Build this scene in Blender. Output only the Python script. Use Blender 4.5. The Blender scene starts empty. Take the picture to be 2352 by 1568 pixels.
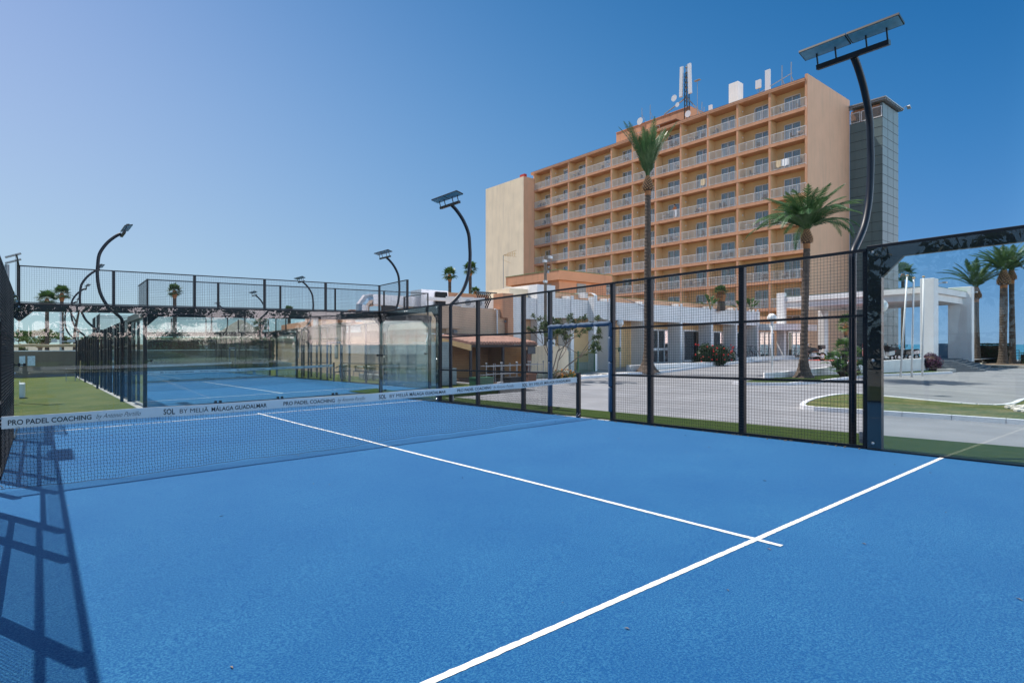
import bpy, math, random
from mathutils import Vector, Matrix
random.seed(7)
SC = bpy.context.scene
COL = SC.collection
PI = math.pi
R = math.radians

# ------------------------------------------------------------------ camera, world, sun, exposure
YAW = 0.6827                      # heading, clockwise from +Y
CAM = Vector((-4.6061, -9.4166, 1.7454))
FPX = 1336.56                     # focal length in pixels of a 2352-wide frame
cd = bpy.data.cameras.new("camera")
cam = bpy.data.objects.new("camera", cd); COL.objects.link(cam)
cam.location = CAM
cam.rotation_euler = (PI/2, 0, -YAW)
cd.sensor_width = 36.0
cd.lens = 36.0*FPX/2352
cd.shift_y = 6.0/2352
cd.clip_start = 0.05; cd.clip_end = 20000
SC.camera = cam

SUN = Vector((-0.215, 0.53, 1.0)).normalized()     # towards the sun
EL = math.asin(SUN.z); AZ = math.atan2(SUN.x, SUN.y)
w = bpy.data.worlds.new("World"); SC.world = w; w.use_nodes = True
nt = w.node_tree; nt.nodes.clear()
sky = nt.nodes.new("ShaderNodeTexSky"); sky.sky_type = 'NISHITA'
sky.sun_disc = False; sky.sun_elevation = EL; sky.sun_rotation = AZ % (2*PI)
sky.altitude = 0; sky.air_density = 1.0; sky.dust_density = 0.4; sky.ozone_density = 4
bg = nt.nodes.new("ShaderNodeBackground"); bg.inputs[1].default_value = 0.15
wo = nt.nodes.new("ShaderNodeOutputWorld")
# sky grade by direction: the air is milky towards the sun's side and deep polarised blue away from it, with added fill out of view
def _n(t, **k):
    x = nt.nodes.new(t)
    for a, b in k.items(): setattr(x, a, b)
    return x
_tc = _n("ShaderNodeTexCoord")
_up = _n("ShaderNodeVectorMath", operation='MULTIPLY_ADD'); _up.inputs[1].default_value = (1, 1, .93); _up.inputs[2].default_value = (0, 0, .10)
nt.links.new(_tc.outputs['Generated'], _up.inputs[0]); nt.links.new(_up.outputs[0], sky.inputs[0])
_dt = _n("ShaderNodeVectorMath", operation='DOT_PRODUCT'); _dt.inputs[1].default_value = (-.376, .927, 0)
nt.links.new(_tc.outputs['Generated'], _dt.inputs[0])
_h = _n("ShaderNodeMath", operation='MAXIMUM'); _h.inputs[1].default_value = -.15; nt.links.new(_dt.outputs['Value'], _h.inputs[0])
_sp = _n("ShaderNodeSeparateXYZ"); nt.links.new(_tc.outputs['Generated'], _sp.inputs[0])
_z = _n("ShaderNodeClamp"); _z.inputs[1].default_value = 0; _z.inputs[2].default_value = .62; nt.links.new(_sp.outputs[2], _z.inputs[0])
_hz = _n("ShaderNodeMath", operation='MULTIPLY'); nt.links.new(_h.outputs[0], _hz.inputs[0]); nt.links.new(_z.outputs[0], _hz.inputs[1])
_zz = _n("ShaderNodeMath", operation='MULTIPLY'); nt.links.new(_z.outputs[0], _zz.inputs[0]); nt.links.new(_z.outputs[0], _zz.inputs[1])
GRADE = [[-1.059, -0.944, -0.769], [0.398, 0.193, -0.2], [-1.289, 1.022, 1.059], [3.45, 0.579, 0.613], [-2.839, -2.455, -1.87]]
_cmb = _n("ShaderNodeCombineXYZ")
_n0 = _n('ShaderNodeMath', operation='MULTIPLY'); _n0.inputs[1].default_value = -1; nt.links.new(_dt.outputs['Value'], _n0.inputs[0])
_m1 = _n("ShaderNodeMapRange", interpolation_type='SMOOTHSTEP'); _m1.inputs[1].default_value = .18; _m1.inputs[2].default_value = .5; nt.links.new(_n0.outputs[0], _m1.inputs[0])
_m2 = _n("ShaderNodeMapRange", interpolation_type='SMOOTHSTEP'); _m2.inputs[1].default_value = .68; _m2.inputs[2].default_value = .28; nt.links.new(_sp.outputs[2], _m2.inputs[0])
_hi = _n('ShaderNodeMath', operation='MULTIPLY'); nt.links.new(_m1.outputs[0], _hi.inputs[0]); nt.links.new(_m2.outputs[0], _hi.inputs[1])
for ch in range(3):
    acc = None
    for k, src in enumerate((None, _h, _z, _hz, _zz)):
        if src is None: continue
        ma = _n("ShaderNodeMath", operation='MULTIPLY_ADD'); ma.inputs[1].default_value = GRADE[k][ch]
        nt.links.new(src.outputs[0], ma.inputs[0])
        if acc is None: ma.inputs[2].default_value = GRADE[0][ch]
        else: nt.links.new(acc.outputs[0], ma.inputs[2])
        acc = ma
    for (src, lo, hi, amt) in ((_hi, 0, 1, (2.95, 2.05, 1.5)[ch]), (_sp, .53, .85, (2.0, .6, .1)[ch])):  # added fill: low southern sky and zenith brightened to lift the shaded walls
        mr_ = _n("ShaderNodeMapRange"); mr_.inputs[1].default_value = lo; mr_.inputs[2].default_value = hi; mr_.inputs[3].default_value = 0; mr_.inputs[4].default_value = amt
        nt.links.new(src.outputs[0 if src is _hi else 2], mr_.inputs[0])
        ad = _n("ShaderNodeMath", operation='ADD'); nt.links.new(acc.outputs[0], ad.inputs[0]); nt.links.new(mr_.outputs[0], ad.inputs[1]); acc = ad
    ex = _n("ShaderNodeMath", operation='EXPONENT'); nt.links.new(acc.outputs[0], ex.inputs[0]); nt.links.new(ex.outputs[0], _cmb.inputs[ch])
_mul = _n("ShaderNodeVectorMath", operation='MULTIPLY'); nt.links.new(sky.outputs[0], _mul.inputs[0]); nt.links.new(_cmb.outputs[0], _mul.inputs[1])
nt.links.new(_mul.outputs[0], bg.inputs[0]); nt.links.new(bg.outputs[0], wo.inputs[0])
sl = bpy.data.lights.new("sun", 'SUN'); sl.energy = 3.9; sl.angle = R(0.53); sl.color = (1.0, 0.955, 0.89)
so = bpy.data.objects.new("sun", sl); COL.objects.link(so)
so.rotation_euler = SUN.to_track_quat('Z', 'Y').to_euler()
SC.view_settings.view_transform = 'Standard'; SC.view_settings.look = 'None'
SC.view_settings.exposure = 0.65; SC.view_settings.gamma = 1.0; SC.view_settings.use_curve_mapping = False
SC.cycles.max_bounces = 8; SC.cycles.transparent_max_bounces = 40
SC.cycles.glossy_bounces = 4; SC.cycles.diffuse_bounces = 3; SC.cycles.caustics_reflective = False
SC.cycles.caustics_refractive = False

# ------------------------------------------------------------------ materials
M = {}
def lin(h):
    h = h.lstrip('#'); o = []
    for i in (0, 2, 4):
        c = int(h[i:i+2], 16)/255
        o.append(c/12.92 if c <= .04045 else ((c+.055)/1.055)**2.4)
    return o
def mat(name, col, rough=.7, metal=0., var=.0, vscale=2., bump=0., bscale=60., spec=.5, col2=None, c2amt=.0, c2scale=1., coat=0.):
    m = bpy.data.materials.new(name); m.use_nodes = True; n = m.node_tree; N = n.nodes; L = n.links
    b = N["Principled BSDF"]
    b.inputs["Roughness"].default_value = rough; b.inputs["Metallic"].default_value = metal
    b.inputs["Specular IOR Level"].default_value = spec
    if coat: b.inputs["Coat Weight"].default_value = coat
    c = (*col, 1)
    tc = N.new("ShaderNodeTexCoord")
    src = None
    rgb = N.new("ShaderNodeRGB"); rgb.outputs[0].default_value = c; src = rgb.outputs[0]
    if col2:
        nz = N.new("ShaderNodeTexNoise"); nz.inputs["Scale"].default_value = c2scale; nz.inputs["Detail"].default_value = 6
        nz.inputs["Roughness"].default_value = .65
        L.new(tc.outputs["Object"], nz.inputs["Vector"])
        mr = N.new("ShaderNodeMapRange"); mr.inputs[1].default_value = .42; mr.inputs[2].default_value = .68
        mr.inputs[4].default_value = c2amt; L.new(nz.outputs[0], mr.inputs[0])
        mx = N.new("ShaderNodeMix"); mx.data_type = 'RGBA'; L.new(mr.outputs[0], mx.inputs[0]); L.new(src, mx.inputs[6])
        mx.inputs[7].default_value = (*col2, 1); src = mx.outputs[2]
    if var:
        nz = N.new("ShaderNodeTexNoise"); nz.inputs["Scale"].default_value = vscale; nz.inputs["Detail"].default_value = 5
        L.new(tc.outputs["Object"], nz.inputs["Vector"])
        mr = N.new("ShaderNodeMapRange"); mr.inputs[1].default_value = .25; mr.inputs[2].default_value = .75
        mr.inputs[3].default_value = 1-var; mr.inputs[4].default_value = 1+var; L.new(nz.outputs[0], mr.inputs[0])
        mx = N.new("ShaderNodeMix"); mx.data_type = 'RGBA'; mx.blend_type = 'MULTIPLY'; mx.inputs[0].default_value = 1
        L.new(src, mx.inputs[6]); L.new(mr.outputs[0], mx.inputs[7]); src = mx.outputs[2]
    L.new(src, b.inputs["Base Color"])
    if bump:
        nz = N.new("ShaderNodeTexNoise"); nz.inputs["Scale"].default_value = bscale; nz.inputs["Detail"].default_value = 4
        L.new(tc.outputs["Object"], nz.inputs["Vector"])
        bp = N.new("ShaderNodeBump"); bp.inputs["Strength"].default_value = bump; bp.inputs["Distance"].default_value = .02
        L.new(nz.outputs[0], bp.inputs["Height"]); L.new(bp.outputs[0], b.inputs["Normal"])
    M[name] = m; return m

def court_mat():
    m = mat('court_blue', (.012, .115, .36), .95, spec=.15)
    n = m.node_tree; N = n.nodes; L = n.links; b = N["Principled BSDF"]
    tc = N.new("ShaderNodeTexCoord")
    fine = N.new("ShaderNodeTexNoise"); fine.inputs["Scale"].default_value = 80; fine.inputs["Detail"].default_value = 5; fine.inputs["Roughness"].default_value = .75
    big = N.new("ShaderNodeTexNoise"); big.inputs["Scale"].default_value = .55; big.inputs["Detail"].default_value = 7; big.inputs["Roughness"].default_value = .6
    vo = N.new("ShaderNodeTexVoronoi"); vo.inputs["Scale"].default_value = 70
    for x in (fine, big, vo): L.new(tc.outputs["Object"], x.inputs["Vector"])
    r1 = N.new("ShaderNodeMapRange"); r1.inputs[1].default_value = .44; r1.inputs[2].default_value = .60; r1.inputs[3].default_value = 0; r1.inputs[4].default_value = 1
    L.new(fine.outputs[0], r1.inputs[0])
    r2 = N.new("ShaderNodeMapRange"); r2.inputs[1].default_value = .35; r2.inputs[2].default_value = .7; r2.inputs[3].default_value = .38; r2.inputs[4].default_value = .72
    L.new(big.outputs[0], r2.inputs[0])
    mu = N.new("ShaderNodeMath"); mu.operation = 'MULTIPLY'; L.new(r1.outputs[0], mu.inputs[0]); L.new(r2.outputs[0], mu.inputs[1])
    mx = N.new("ShaderNodeMix"); mx.data_type = 'RGBA'; L.new(mu.outputs[0], mx.inputs[0])
    mx.inputs[6].default_value = (.001, .066, .210, 1); mx.inputs[7].default_value = (.050, .225, .385, 1)
    # loose grains of sand
    r3 = N.new("ShaderNodeMapRange"); r3.inputs[1].default_value = .012; r3.inputs[2].default_value = .07; r3.inputs[3].default_value = .5; r3.inputs[4].default_value = 0
    L.new(vo.outputs["Distance"], r3.inputs[0])
    m2 = N.new("ShaderNodeMix"); m2.data_type = 'RGBA'; L.new(r3.outputs[0], m2.inputs[0]); L.new(mx.outputs[2], m2.inputs[6])
    m2.inputs[7].default_value = (.5, .6, .7, 1)
    L.new(m2.outputs[2], b.inputs["Base Color"])
    bp = N.new("ShaderNodeBump"); bp.inputs["Strength"].default_value = .6; bp.inputs["Distance"].default_value = .006
    L.new(fine.outputs[0], bp.inputs["Height"]); L.new(bp.outputs[0], b.inputs["Normal"])
    b.inputs["Sheen Weight"].default_value = .3; b.inputs["Sheen Roughness"].default_value = .4
    b.inputs["Sheen Tint"].default_value = (.6, .8, 1, 1)
court_mat()
mat('line_white', (.78, .78, .76), .9, var=.1, vscale=30, bump=.4, bscale=200)
mat('frame_black', (.006, .009, .014), .38, spec=.3, var=.3, vscale=3)
mat('wire_black', (.014, .015, .019), .4)
mat('pole_navy', (.007, .011, .02), .42, spec=.35)
mat('padding', (.06, .10, .16), .75, var=.12, vscale=8, bump=.3, bscale=12)
mat('net_cord', (.012, .012, .014), .8)
mat('tape_white', (.72, .72, .73), .6, var=.05, vscale=6, bump=.25, bscale=9)
mat('ink', (.012, .014, .02), .5)
mat('vinyl_black', (.006, .006, .007), .6)
mat('steel', (.55, .56, .57), .35, metal=.9)
mat('asphalt', (.225, .23, .245), .93, var=.16, vscale=.7, bump=.6, bscale=90, col2=(.29, .29, .30), c2amt=.6, c2scale=.25)
mat('kerb_white', (.70, .71, .74), .8, var=.12, vscale=3, bump=.3, bscale=30)
mat('paint_line', (.42, .42, .41), .9, var=.3, vscale=4)
mat('concrete', (.34, .335, .32), .9, var=.15, vscale=1.4, bump=.4, bscale=30)
mat('pale_paving', (.62, .56, .46), .9, var=.1, vscale=1)
mat('promenade', (.3, .28, .25), .9, var=.1)
mat('render_white', (.80, .79, .775), .85, var=.06, vscale=.8, bump=.5, bscale=14)
mat('render_cream', (.80, .66, .47), .9, var=.07, vscale=.5, bump=.35, bscale=12)
mat('render_tan', (.68, .41, .255), .9, var=.05, vscale=.6, bump=.5, bscale=14)
mat('render_yellow', (.70, .50, .27), .9, var=.06, vscale=.5, bump=.3, bscale=14)
mat('render_orange', (.58, .30, .175), .9, var=.09, vscale=.7, bump=.4, bscale=10)
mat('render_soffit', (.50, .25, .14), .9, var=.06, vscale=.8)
mat('render_grey', (.42, .42, .42), .9)  # plain mid grey render of the plinth and flue shaft
mat('wall_beige', (.64, .435, .295), .9, var=.1, vscale=.9, bump=.6, bscale=9, col2=(.42, .32, .23), c2amt=.35, c2scale=.8)
mat('wall_taupe', (.20, .16, .125), .9, var=.06, vscale=.7, bump=.3, bscale=12)
mat('coping', (.22, .12, .08), .8, var=.1)
mat('green_felt', (.11, .22, .09), .9)
mat('rail_white', (.74, .74, .74), .45)
mat('frame_white', (.76, .77, .78), .4)
mat('curtain', (.50, .50, .48), .9, var=.25, vscale=7)
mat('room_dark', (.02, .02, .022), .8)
mat('clad_panel', (.125, .175, .18), .5, var=.07, vscale=.6, spec=.3)
mat('clad_joint', (.02, .022, .02), .8)
mat('louvre_grey', (.30, .31, .30), .6)
mat('metal_grey', (.28, .29, .30), .45, metal=.3)
mat('metal_duct', (.55, .57, .60), .35, metal=.8, var=.1, vscale=3)
mat('dish_white', (.62, .64, .66), .5)
mat('rust', (.16, .07, .04), .8, var=.2)
mat('cable_black', (.012, .012, .012), .6)
mat('globe', (.82, .82, .80), .35)
mat('palm_trunk', (.10, .075, .058), .95, var=.45, vscale=9, bump=1., bscale=16)
mat('palm_trunk_orange', (.34, .15, .06), .9, var=.3, vscale=12, bump=.8, bscale=20)
mat('boot_tan', (.40, .24, .12), .9, var=.3, vscale=14)
mat('boot_dark', (.075, .045, .03), .95, var=.3, vscale=8)
def leafmat(name, a, b_, rough=.5, sc=1.2, trans=.25):
    m = mat(name, a, rough, spec=.4, col2=b_, c2amt=1., c2scale=sc)
    n = m.node_tree; N = n.nodes; L = n.links; p = N["Principled BSDF"]
    t = N.new("ShaderNodeBsdfTranslucent")
    src = p.inputs["Base Color"].links[0].from_socket; L.new(src, t.inputs[0])
    ms = N.new("ShaderNodeMixShader"); ms.inputs[0].default_value = trans
    out = N["Material Output"]
    L.new(p.outputs[0], ms.inputs[1]); L.new(t.outputs[0], ms.inputs[2]); L.new(ms.outputs[0], out.inputs[0])
leafmat('palm_leaf', (.045, .115, .04), (.12, .20, .085), .4)
leafmat('palm_leaf_dry', (.20, .19, .09), (.28, .24, .13), .6)
leafmat('fan_leaf', (.05, .12, .03), (.10, .17, .05), .45)
leafmat('hedge_leaf', (.022, .05, .018), (.045, .085, .03), .5, 3)
leafmat('hedge_bright', (.10, .17, .035), (.17, .23, .06), .5, 3)
leafmat('bush_leaf', (.035, .085, .02), (.065, .13, .03), .45, 3)
leafmat('olive_leaf', (.07, .12, .045), (.15, .19, .09), .45, 3)
leafmat('pine_leaf', (.07, .13, .025), (.14, .20, .05), .6, 1)
leafmat('purple_leaf', (.08, .025, .06), (.15, .05, .11), .5, 4)
mat('flower_red', (.6, .02, .015), .6)
mat('flower_orange', (.55, .22, .02), .6)
mat('bark', (.22, .17, .13), .9, var=.3, vscale=8)
mat('turf', (.085, .115, .028), .95, spec=.1, var=.3, vscale=30, bump=1., bscale=160, col2=(.17, .17, .05), c2amt=.7, c2scale=.5)
mat('turf_dark', (.038, .068, .015), .95, spec=.1, var=.35, vscale=40, bump=1., bscale=160, col2=(.075, .10, .028), c2amt=.5, c2scale=2.5)
mat('grass_island', (.085, .115, .04), .95, spec=.1, var=.4, vscale=14, bump=1., bscale=80, col2=(.22, .19, .09), c2amt=.8, c2scale=1.3)
mat('pebble', (.62, .58, .52), .8, var=.3, vscale=9)
mat('soil', (.22, .15, .10), .95, var=.3, vscale=3, bump=.5)
mat('step_slate', (.10, .115, .13), .6, var=.25, vscale=5, bump=.4, bscale=20)
mat('sea', (.02, .17, .24), .25, spec=.5)
mat('far_ground', (.20, .18, .14), .95, var=.2, vscale=.05)
mat('tile_clay', (.34, .19, .145), .85, var=.3, vscale=5)
mat('beam_yellow', (.62, .42, .20), .8, var=.1)
mat('brick', (.25, .12, .09), .9, var=.45, vscale=14, bump=.6, bscale=18)
mat('store_brown', (.34, .20, .095), .9, var=.12, vscale=1.2)
mat('concrete_block', (.36, .40, .39), .85, var=.14, vscale=2.2, bump=.4, bscale=18, col2=(.28, .31, .30), c2amt=.6, c2scale=1.5)
mat('block_joint', (.15, .16, .16), .9)
mat('plastic_white', (.72, .72, .70), .5)
mat('wicker', (.07, .06, .05), .7, bump=.6, bscale=90)
mat('thatch', (.30, .27, .23), .95, var=.3, vscale=6, bump=1., bscale=40)
mat('log', (.45, .33, .20), .8, var=.15, vscale=3)
mat('rubber', (.012, .012, .013), .75)
mat('bike_black', (.012, .012, .014), .3, coat=.4)
mat('bike_orange', (.75, .28, .03), .35, metal=.3)
mat('bike_silver', (.55, .56, .58), .3, metal=.5)
mat('towel_white', (.8, .8, .8), .95)
mat('towel_beige', (.72, .56, .36), .95)
mat('skin', (.5, .28, .19), .6)
mat('shirt_orange', (.7, .25, .10), .9)
mat('green_box', (.02, .10, .05), .5)
mat('lamp_glass', (.20, .44, .58), .3, spec=.25, var=.15, vscale=14)
mat('sign_blue', (.04, .12, .22), .5)
mat('red_paint', (.5, .05, .03), .5)
mat('paper', (.55, .66, .74), .8, var=.5, vscale=26)
mat('tarp', (.015, .015, .017), .55)

def streaks(name, dark, amt, sc=(1.6, 1.6, .18)):
    m = M[name]; n = m.node_tree; N = n.nodes; L = n.links; p = N["Principled BSDF"]; src = p.inputs["Base Color"].links[0].from_socket
    tc = N.new("ShaderNodeTexCoord"); mp = N.new("ShaderNodeMapping"); mp.inputs["Scale"].default_value = sc
    nz = N.new("ShaderNodeTexNoise"); nz.inputs["Scale"].default_value = 1.0; nz.inputs["Detail"].default_value = 8; nz.inputs["Roughness"].default_value = .62
    L.new(tc.outputs["Object"], mp.inputs[0]); L.new(mp.outputs[0], nz.inputs[0])
    mr = N.new("ShaderNodeMapRange"); mr.inputs[1].default_value = .48; mr.inputs[2].default_value = .74; mr.inputs[4].default_value = amt; L.new(nz.outputs[0], mr.inputs[0])
    mx = N.new("ShaderNodeMix"); mx.data_type = 'RGBA'; L.new(mr.outputs[0], mx.inputs[0]); L.new(src, mx.inputs[6]); mx.inputs[7].default_value = (*dark, 1)
    L.new(mx.outputs[2], p.inputs["Base Color"])
streaks('render_cream', (.52, .43, .33), .45); streaks('render_tan', (.40, .29, .20), .4); streaks('render_orange', (.33, .17, .11), .5)
streaks('render_white', (.50, .49, .46), .35); streaks('wall_beige', (.36, .27, .19), .5); streaks('clad_panel', (.08, .12, .13), .5)
streaks('kerb_white', (.35, .35, .35), .5, (3, 3, 3)); streaks('asphalt', (.15, .15, .16), .5, (.5, .16, .3)); streaks('line_white', (.42, .52, .60), .5, (9, 9, 9))
streaks('pole_navy', (.03, .035, .04), .6, (3, 3, 1)); streaks('frame_black', (.03, .03, .034), .4, (4, 4, 2))
streaks('promenade', (.2, .18, .15), .5, (1, 1, 1)); streaks('wall_taupe', (.17, .14, .11), .5)

def glass_mat(name, tint, rmul=1.0, thick_ior=1.5, dirt=.0):
    m = bpy.data.materials.new(name); m.use_nodes = True; n = m.node_tree; N = n.nodes; L = n.links; N.clear()
    out = N.new("ShaderNodeOutputMaterial")
    tr = N.new("ShaderNodeBsdfTransparent"); tr.inputs[0].default_value = (*tint, 1)
    gl = N.new("ShaderNodeBsdfGlossy"); gl.inputs["Roughness"].default_value = 0.0; gl.inputs[0].default_value = (.95, .98, 1, 1)
    fr = N.new("ShaderNodeFresnel"); ge = N.new("ShaderNodeNewGeometry")
    mi = N.new("ShaderNodeMix"); mi.inputs[2].default_value = thick_ior; mi.inputs[3].default_value = 1/thick_ior
    L.new(ge.outputs["Backfacing"], mi.inputs[0]); L.new(mi.outputs[0], fr.inputs[0])
    mu = N.new("ShaderNodeMath"); mu.operation = 'MULTIPLY'; mu.inputs[1].default_value = rmul; mu.use_clamp = True
    L.new(fr.outputs[0], mu.inputs[0])
    ms = N.new("ShaderNodeMixShader"); L.new(mu.outputs[0], ms.inputs[0]); L.new(tr.outputs[0], ms.inputs[1]); L.new(gl.outputs[0], ms.inputs[2])
    last = ms.outputs[0]
    if dirt:
        df = N.new("ShaderNodeBsdfDiffuse"); df.inputs[0].default_value = (.75, .78, .80, 1)
        tc = N.new("ShaderNodeTexCoord"); nz = N.new("ShaderNodeTexNoise"); nz.inputs["Scale"].default_value = 1.3; nz.inputs["Detail"].default_value = 6
        mp = N.new("ShaderNodeMapping"); mp.inputs["Scale"].default_value = (2.2, 2.2, .5)
        L.new(tc.outputs["Object"], mp.inputs[0]); L.new(mp.outputs[0], nz.inputs[0])
        mr = N.new("ShaderNodeMapRange"); mr.inputs[1].default_value = .45; mr.inputs[2].default_value = .75; mr.inputs[3].default_value = dirt*.3; mr.inputs[4].default_value = dirt
        L.new(nz.outputs[0], mr.inputs[0])
        m2 = N.new("ShaderNodeMixShader"); L.new(mr.outputs[0], m2.inputs[0]); L.new(last, m2.inputs[1]); L.new(df.outputs[0], m2.inputs[2]); last = m2.outputs[0]
    L.new(last, out.inputs[0]); M[name] = m
glass_mat('court_glass', (.93, .965, .955), 1.2, 1.5, .008)
glass_mat('window_glass', (.80, .86, .88), 2.2, 1.5)
glass_mat('door_glass_green', (.35, .55, .52), 1.8, 1.5)

# ------------------------------------------------------------------ mesh builder
SX, SY = 0.0123, -0.0185            # the courts fall gently for drainage
def cz(x, y): return SX*x + SY*y
class MB:
    def __init__(s, warp=False): s.v = []; s.f = []; s.warp = warp
    def box(s, x0, x1, y0, y1, z0, z1):
        i = len(s.v)
        s.v += [(x0,y0,z0),(x1,y0,z0),(x1,y1,z0),(x0,y1,z0),(x0,y0,z1),(x1,y0,z1),(x1,y1,z1),(x0,y1,z1)]
        s.f += [(i,i+3,i+2,i+1),(i+4,i+5,i+6,i+7),(i,i+1,i+5,i+4),(i+1,i+2,i+6,i+5),(i+2,i+3,i+7,i+6),(i+3,i,i+4,i+7)]
        return s
    def obox(s, c, size, mtx):
        i = len(s.v); hx, hy, hz = size[0]/2, size[1]/2, size[2]/2
        for p in ((-1,-1,-1),(1,-1,-1),(1,1,-1),(-1,1,-1),(-1,-1,1),(1,-1,1),(1,1,1),(-1,1,1)):
            q = mtx @ Vector((p[0]*hx, p[1]*hy, p[2]*hz)); s.v.append((q.x+c[0], q.y+c[1], q.z+c[2]))
        s.f += [(i,i+3,i+2,i+1),(i+4,i+5,i+6,i+7),(i,i+1,i+5,i+4),(i+1,i+2,i+6,i+5),(i+2,i+3,i+7,i+6),(i+3,i,i+4,i+7)]
        return s
    def bar(s, p, q, w_, h_=None):
        p = Vector(p); q = Vector(q); d = q-p; L = d.length
        if L < 1e-6: return s
        m = d.to_track_quat('X', 'Z').to_matrix()
        return s.obox((p+q)/2, (L, w_, h_ or w_), m)
    def tube(s, pts, r, n=8, cap=True):
        pts = [Vector(p) for p in pts]
        rr = r if isinstance(r, (list, tuple)) else [r]*len(pts)
        base = len(s.v); up = None
        for k, p in enumerate(pts):
            a = pts[max(k-1, 0)]; b = pts[min(k+1, len(pts)-1)]
            d = (b-a).normalized()
            if up is None:
                up = Vector((0, 0, 1)) if abs(d.z) < .95 else Vector((1, 0, 0))
            x = d.cross(up)
            if x.length < 1e-4: x = d.cross(Vector((0, 1, 0)))
            x.normalize(); y = x.cross(d).normalized(); up = y
            for j in range(n):
                t = 2*PI*j/n; q = p + (x*math.cos(t)+y*math.sin(t))*rr[k]; s.v.append(tuple(q))
        for k in range(len(pts)-1):
            for j in range(n):
                a = base+k*n+j; b = base+k*n+(j+1) % n
                s.f.append((a, b, b+n, a+n))
        if cap:
            s.f.append(tuple(base+j for j in reversed(range(n)))); s.f.append(tuple(base+(len(pts)-1)*n+j for j in range(n)))
        return s
    def prism(s, poly, z0, z1):
        i = len(s.v); n = len(poly)
        a = sum(poly[k][0]*poly[(k+1) % n][1]-poly[(k+1) % n][0]*poly[k][1] for k in range(n))
        if a < 0: poly = poly[::-1]
        zf0 = z0 if callable(z0) else (lambda x, y: z0); zf1 = z1 if callable(z1) else (lambda x, y: z1)
        s.v += [(x, y, zf0(x, y)) for x, y in poly]+[(x, y, zf1(x, y)) for x, y in poly]
        s.f.append(tuple(i+k for k in reversed(range(n)))); s.f.append(tuple(i+n+k for k in range(n)))
        for k in range(n):
            b = (k+1) % n; s.f.append((i+k, i+b, i+n+b, i+n+k))
        return s
    def quad(s, a, b, c, d):
        i = len(s.v); s.v += [tuple(a), tuple(b), tuple(c), tuple(d)]; s.f.append((i, i+1, i+2, i+3)); return s
    def tri(s, a, b, c):
        i = len(s.v); s.v += [tuple(a), tuple(b), tuple(c)]; s.f.append((i, i+1, i+2)); return s
    def lathe(s, prof, c=(0,0,0), n=16):
        i = len(s.v)
        for r, z in prof:
            for j in range(n):
                t = 2*PI*j/n; s.v.append((c[0]+r*math.cos(t), c[1]+r*math.sin(t), c[2]+z))
        for k in range(len(prof)-1):
            for j in range(n):
                a = i+k*n+j; b = i+k*n+(j+1) % n; s.f.append((a, b, b+n, a+n))
        s.f.append(tuple(i+j for j in reversed(range(n)))); s.f.append(tuple(i+(len(prof)-1)*n+j for j in range(n)))
        return s
    def sphere(s, c, r, n=12, sq=(1,1,1)):
        prof = [(max(1e-4, r*math.sin(PI*k/n)), -r*math.cos(PI*k/n)) for k in range(n+1)]
        i = len(s.v); s.lathe(prof, (0,0,0), n*2)
        for k in range(i, len(s.v)):
            x, y, z = s.v[k]; s.v[k] = (c[0]+x*sq[0], c[1]+y*sq[1], c[2]+z*sq[2])
        return s
    def build(s, name, m, parent=None, smooth=False, bevel=0):
        me = bpy.data.meshes.new(name)
        v = s.v
        if s.warp: v = [(x, y, z+cz(x, y)) for x, y, z in v]
        if parent is not None:
            o0 = parent.location if parent.parent is None else parent.parent.location + parent.location
            if o0.length > 0: v = [(x-o0.x, y-o0.y, z-o0.z) for x, y, z in v]
        me.from_pydata(v, [], s.f); me.update()
        if smooth: me.polygons.foreach_set('use_smooth', [True]*len(me.polygons))
        me.materials.append(M[m] if isinstance(m, str) else m)
        o = bpy.data.objects.new(name, me); COL.objects.link(o)
        if parent is not None: o.parent = parent
        if bevel:
            b = o.modifiers.new('bevel', 'BEVEL'); b.width = bevel; b.segments = 1; b.limit_method = 'ANGLE'
        return o

def tag(o, label=None, cat=None, group=None, kind=None):
    if label: o['label'] = label
    if cat: o['category'] = cat
    if group: o['group'] = group
    if kind: o['kind'] = kind
    return o
def thing(name, label, cat, loc=(0,0,0), rz=0, group=None):
    o = bpy.data.objects.new(name, None); o.empty_display_size = .2; COL.objects.link(o)
    o.location = loc; o.rotation_euler = (0, 0, rz)
    return tag(o, label, cat, group)
def structure(o): o['kind'] = 'structure'; return o

def dup(root, loc=None, rz=None, label=None, scale=None, group=None):
    """a copy of a thing with copies of its parts and sub-parts"""
    r = root.copy(); COL.objects.link(r)
    if loc is not None: r.location = loc
    if rz is not None: r.rotation_euler = (0, 0, rz)
    if scale is not None: r.scale = (scale,)*3
    if label: r['label'] = label
    if group: r['group'] = group
    for ch in list(root.children):
        c = ch.copy(); COL.objects.link(c); c.parent = r
        for g in list(ch.children):
            d = g.copy(); COL.objects.link(d); d.parent = c
    return r

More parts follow.
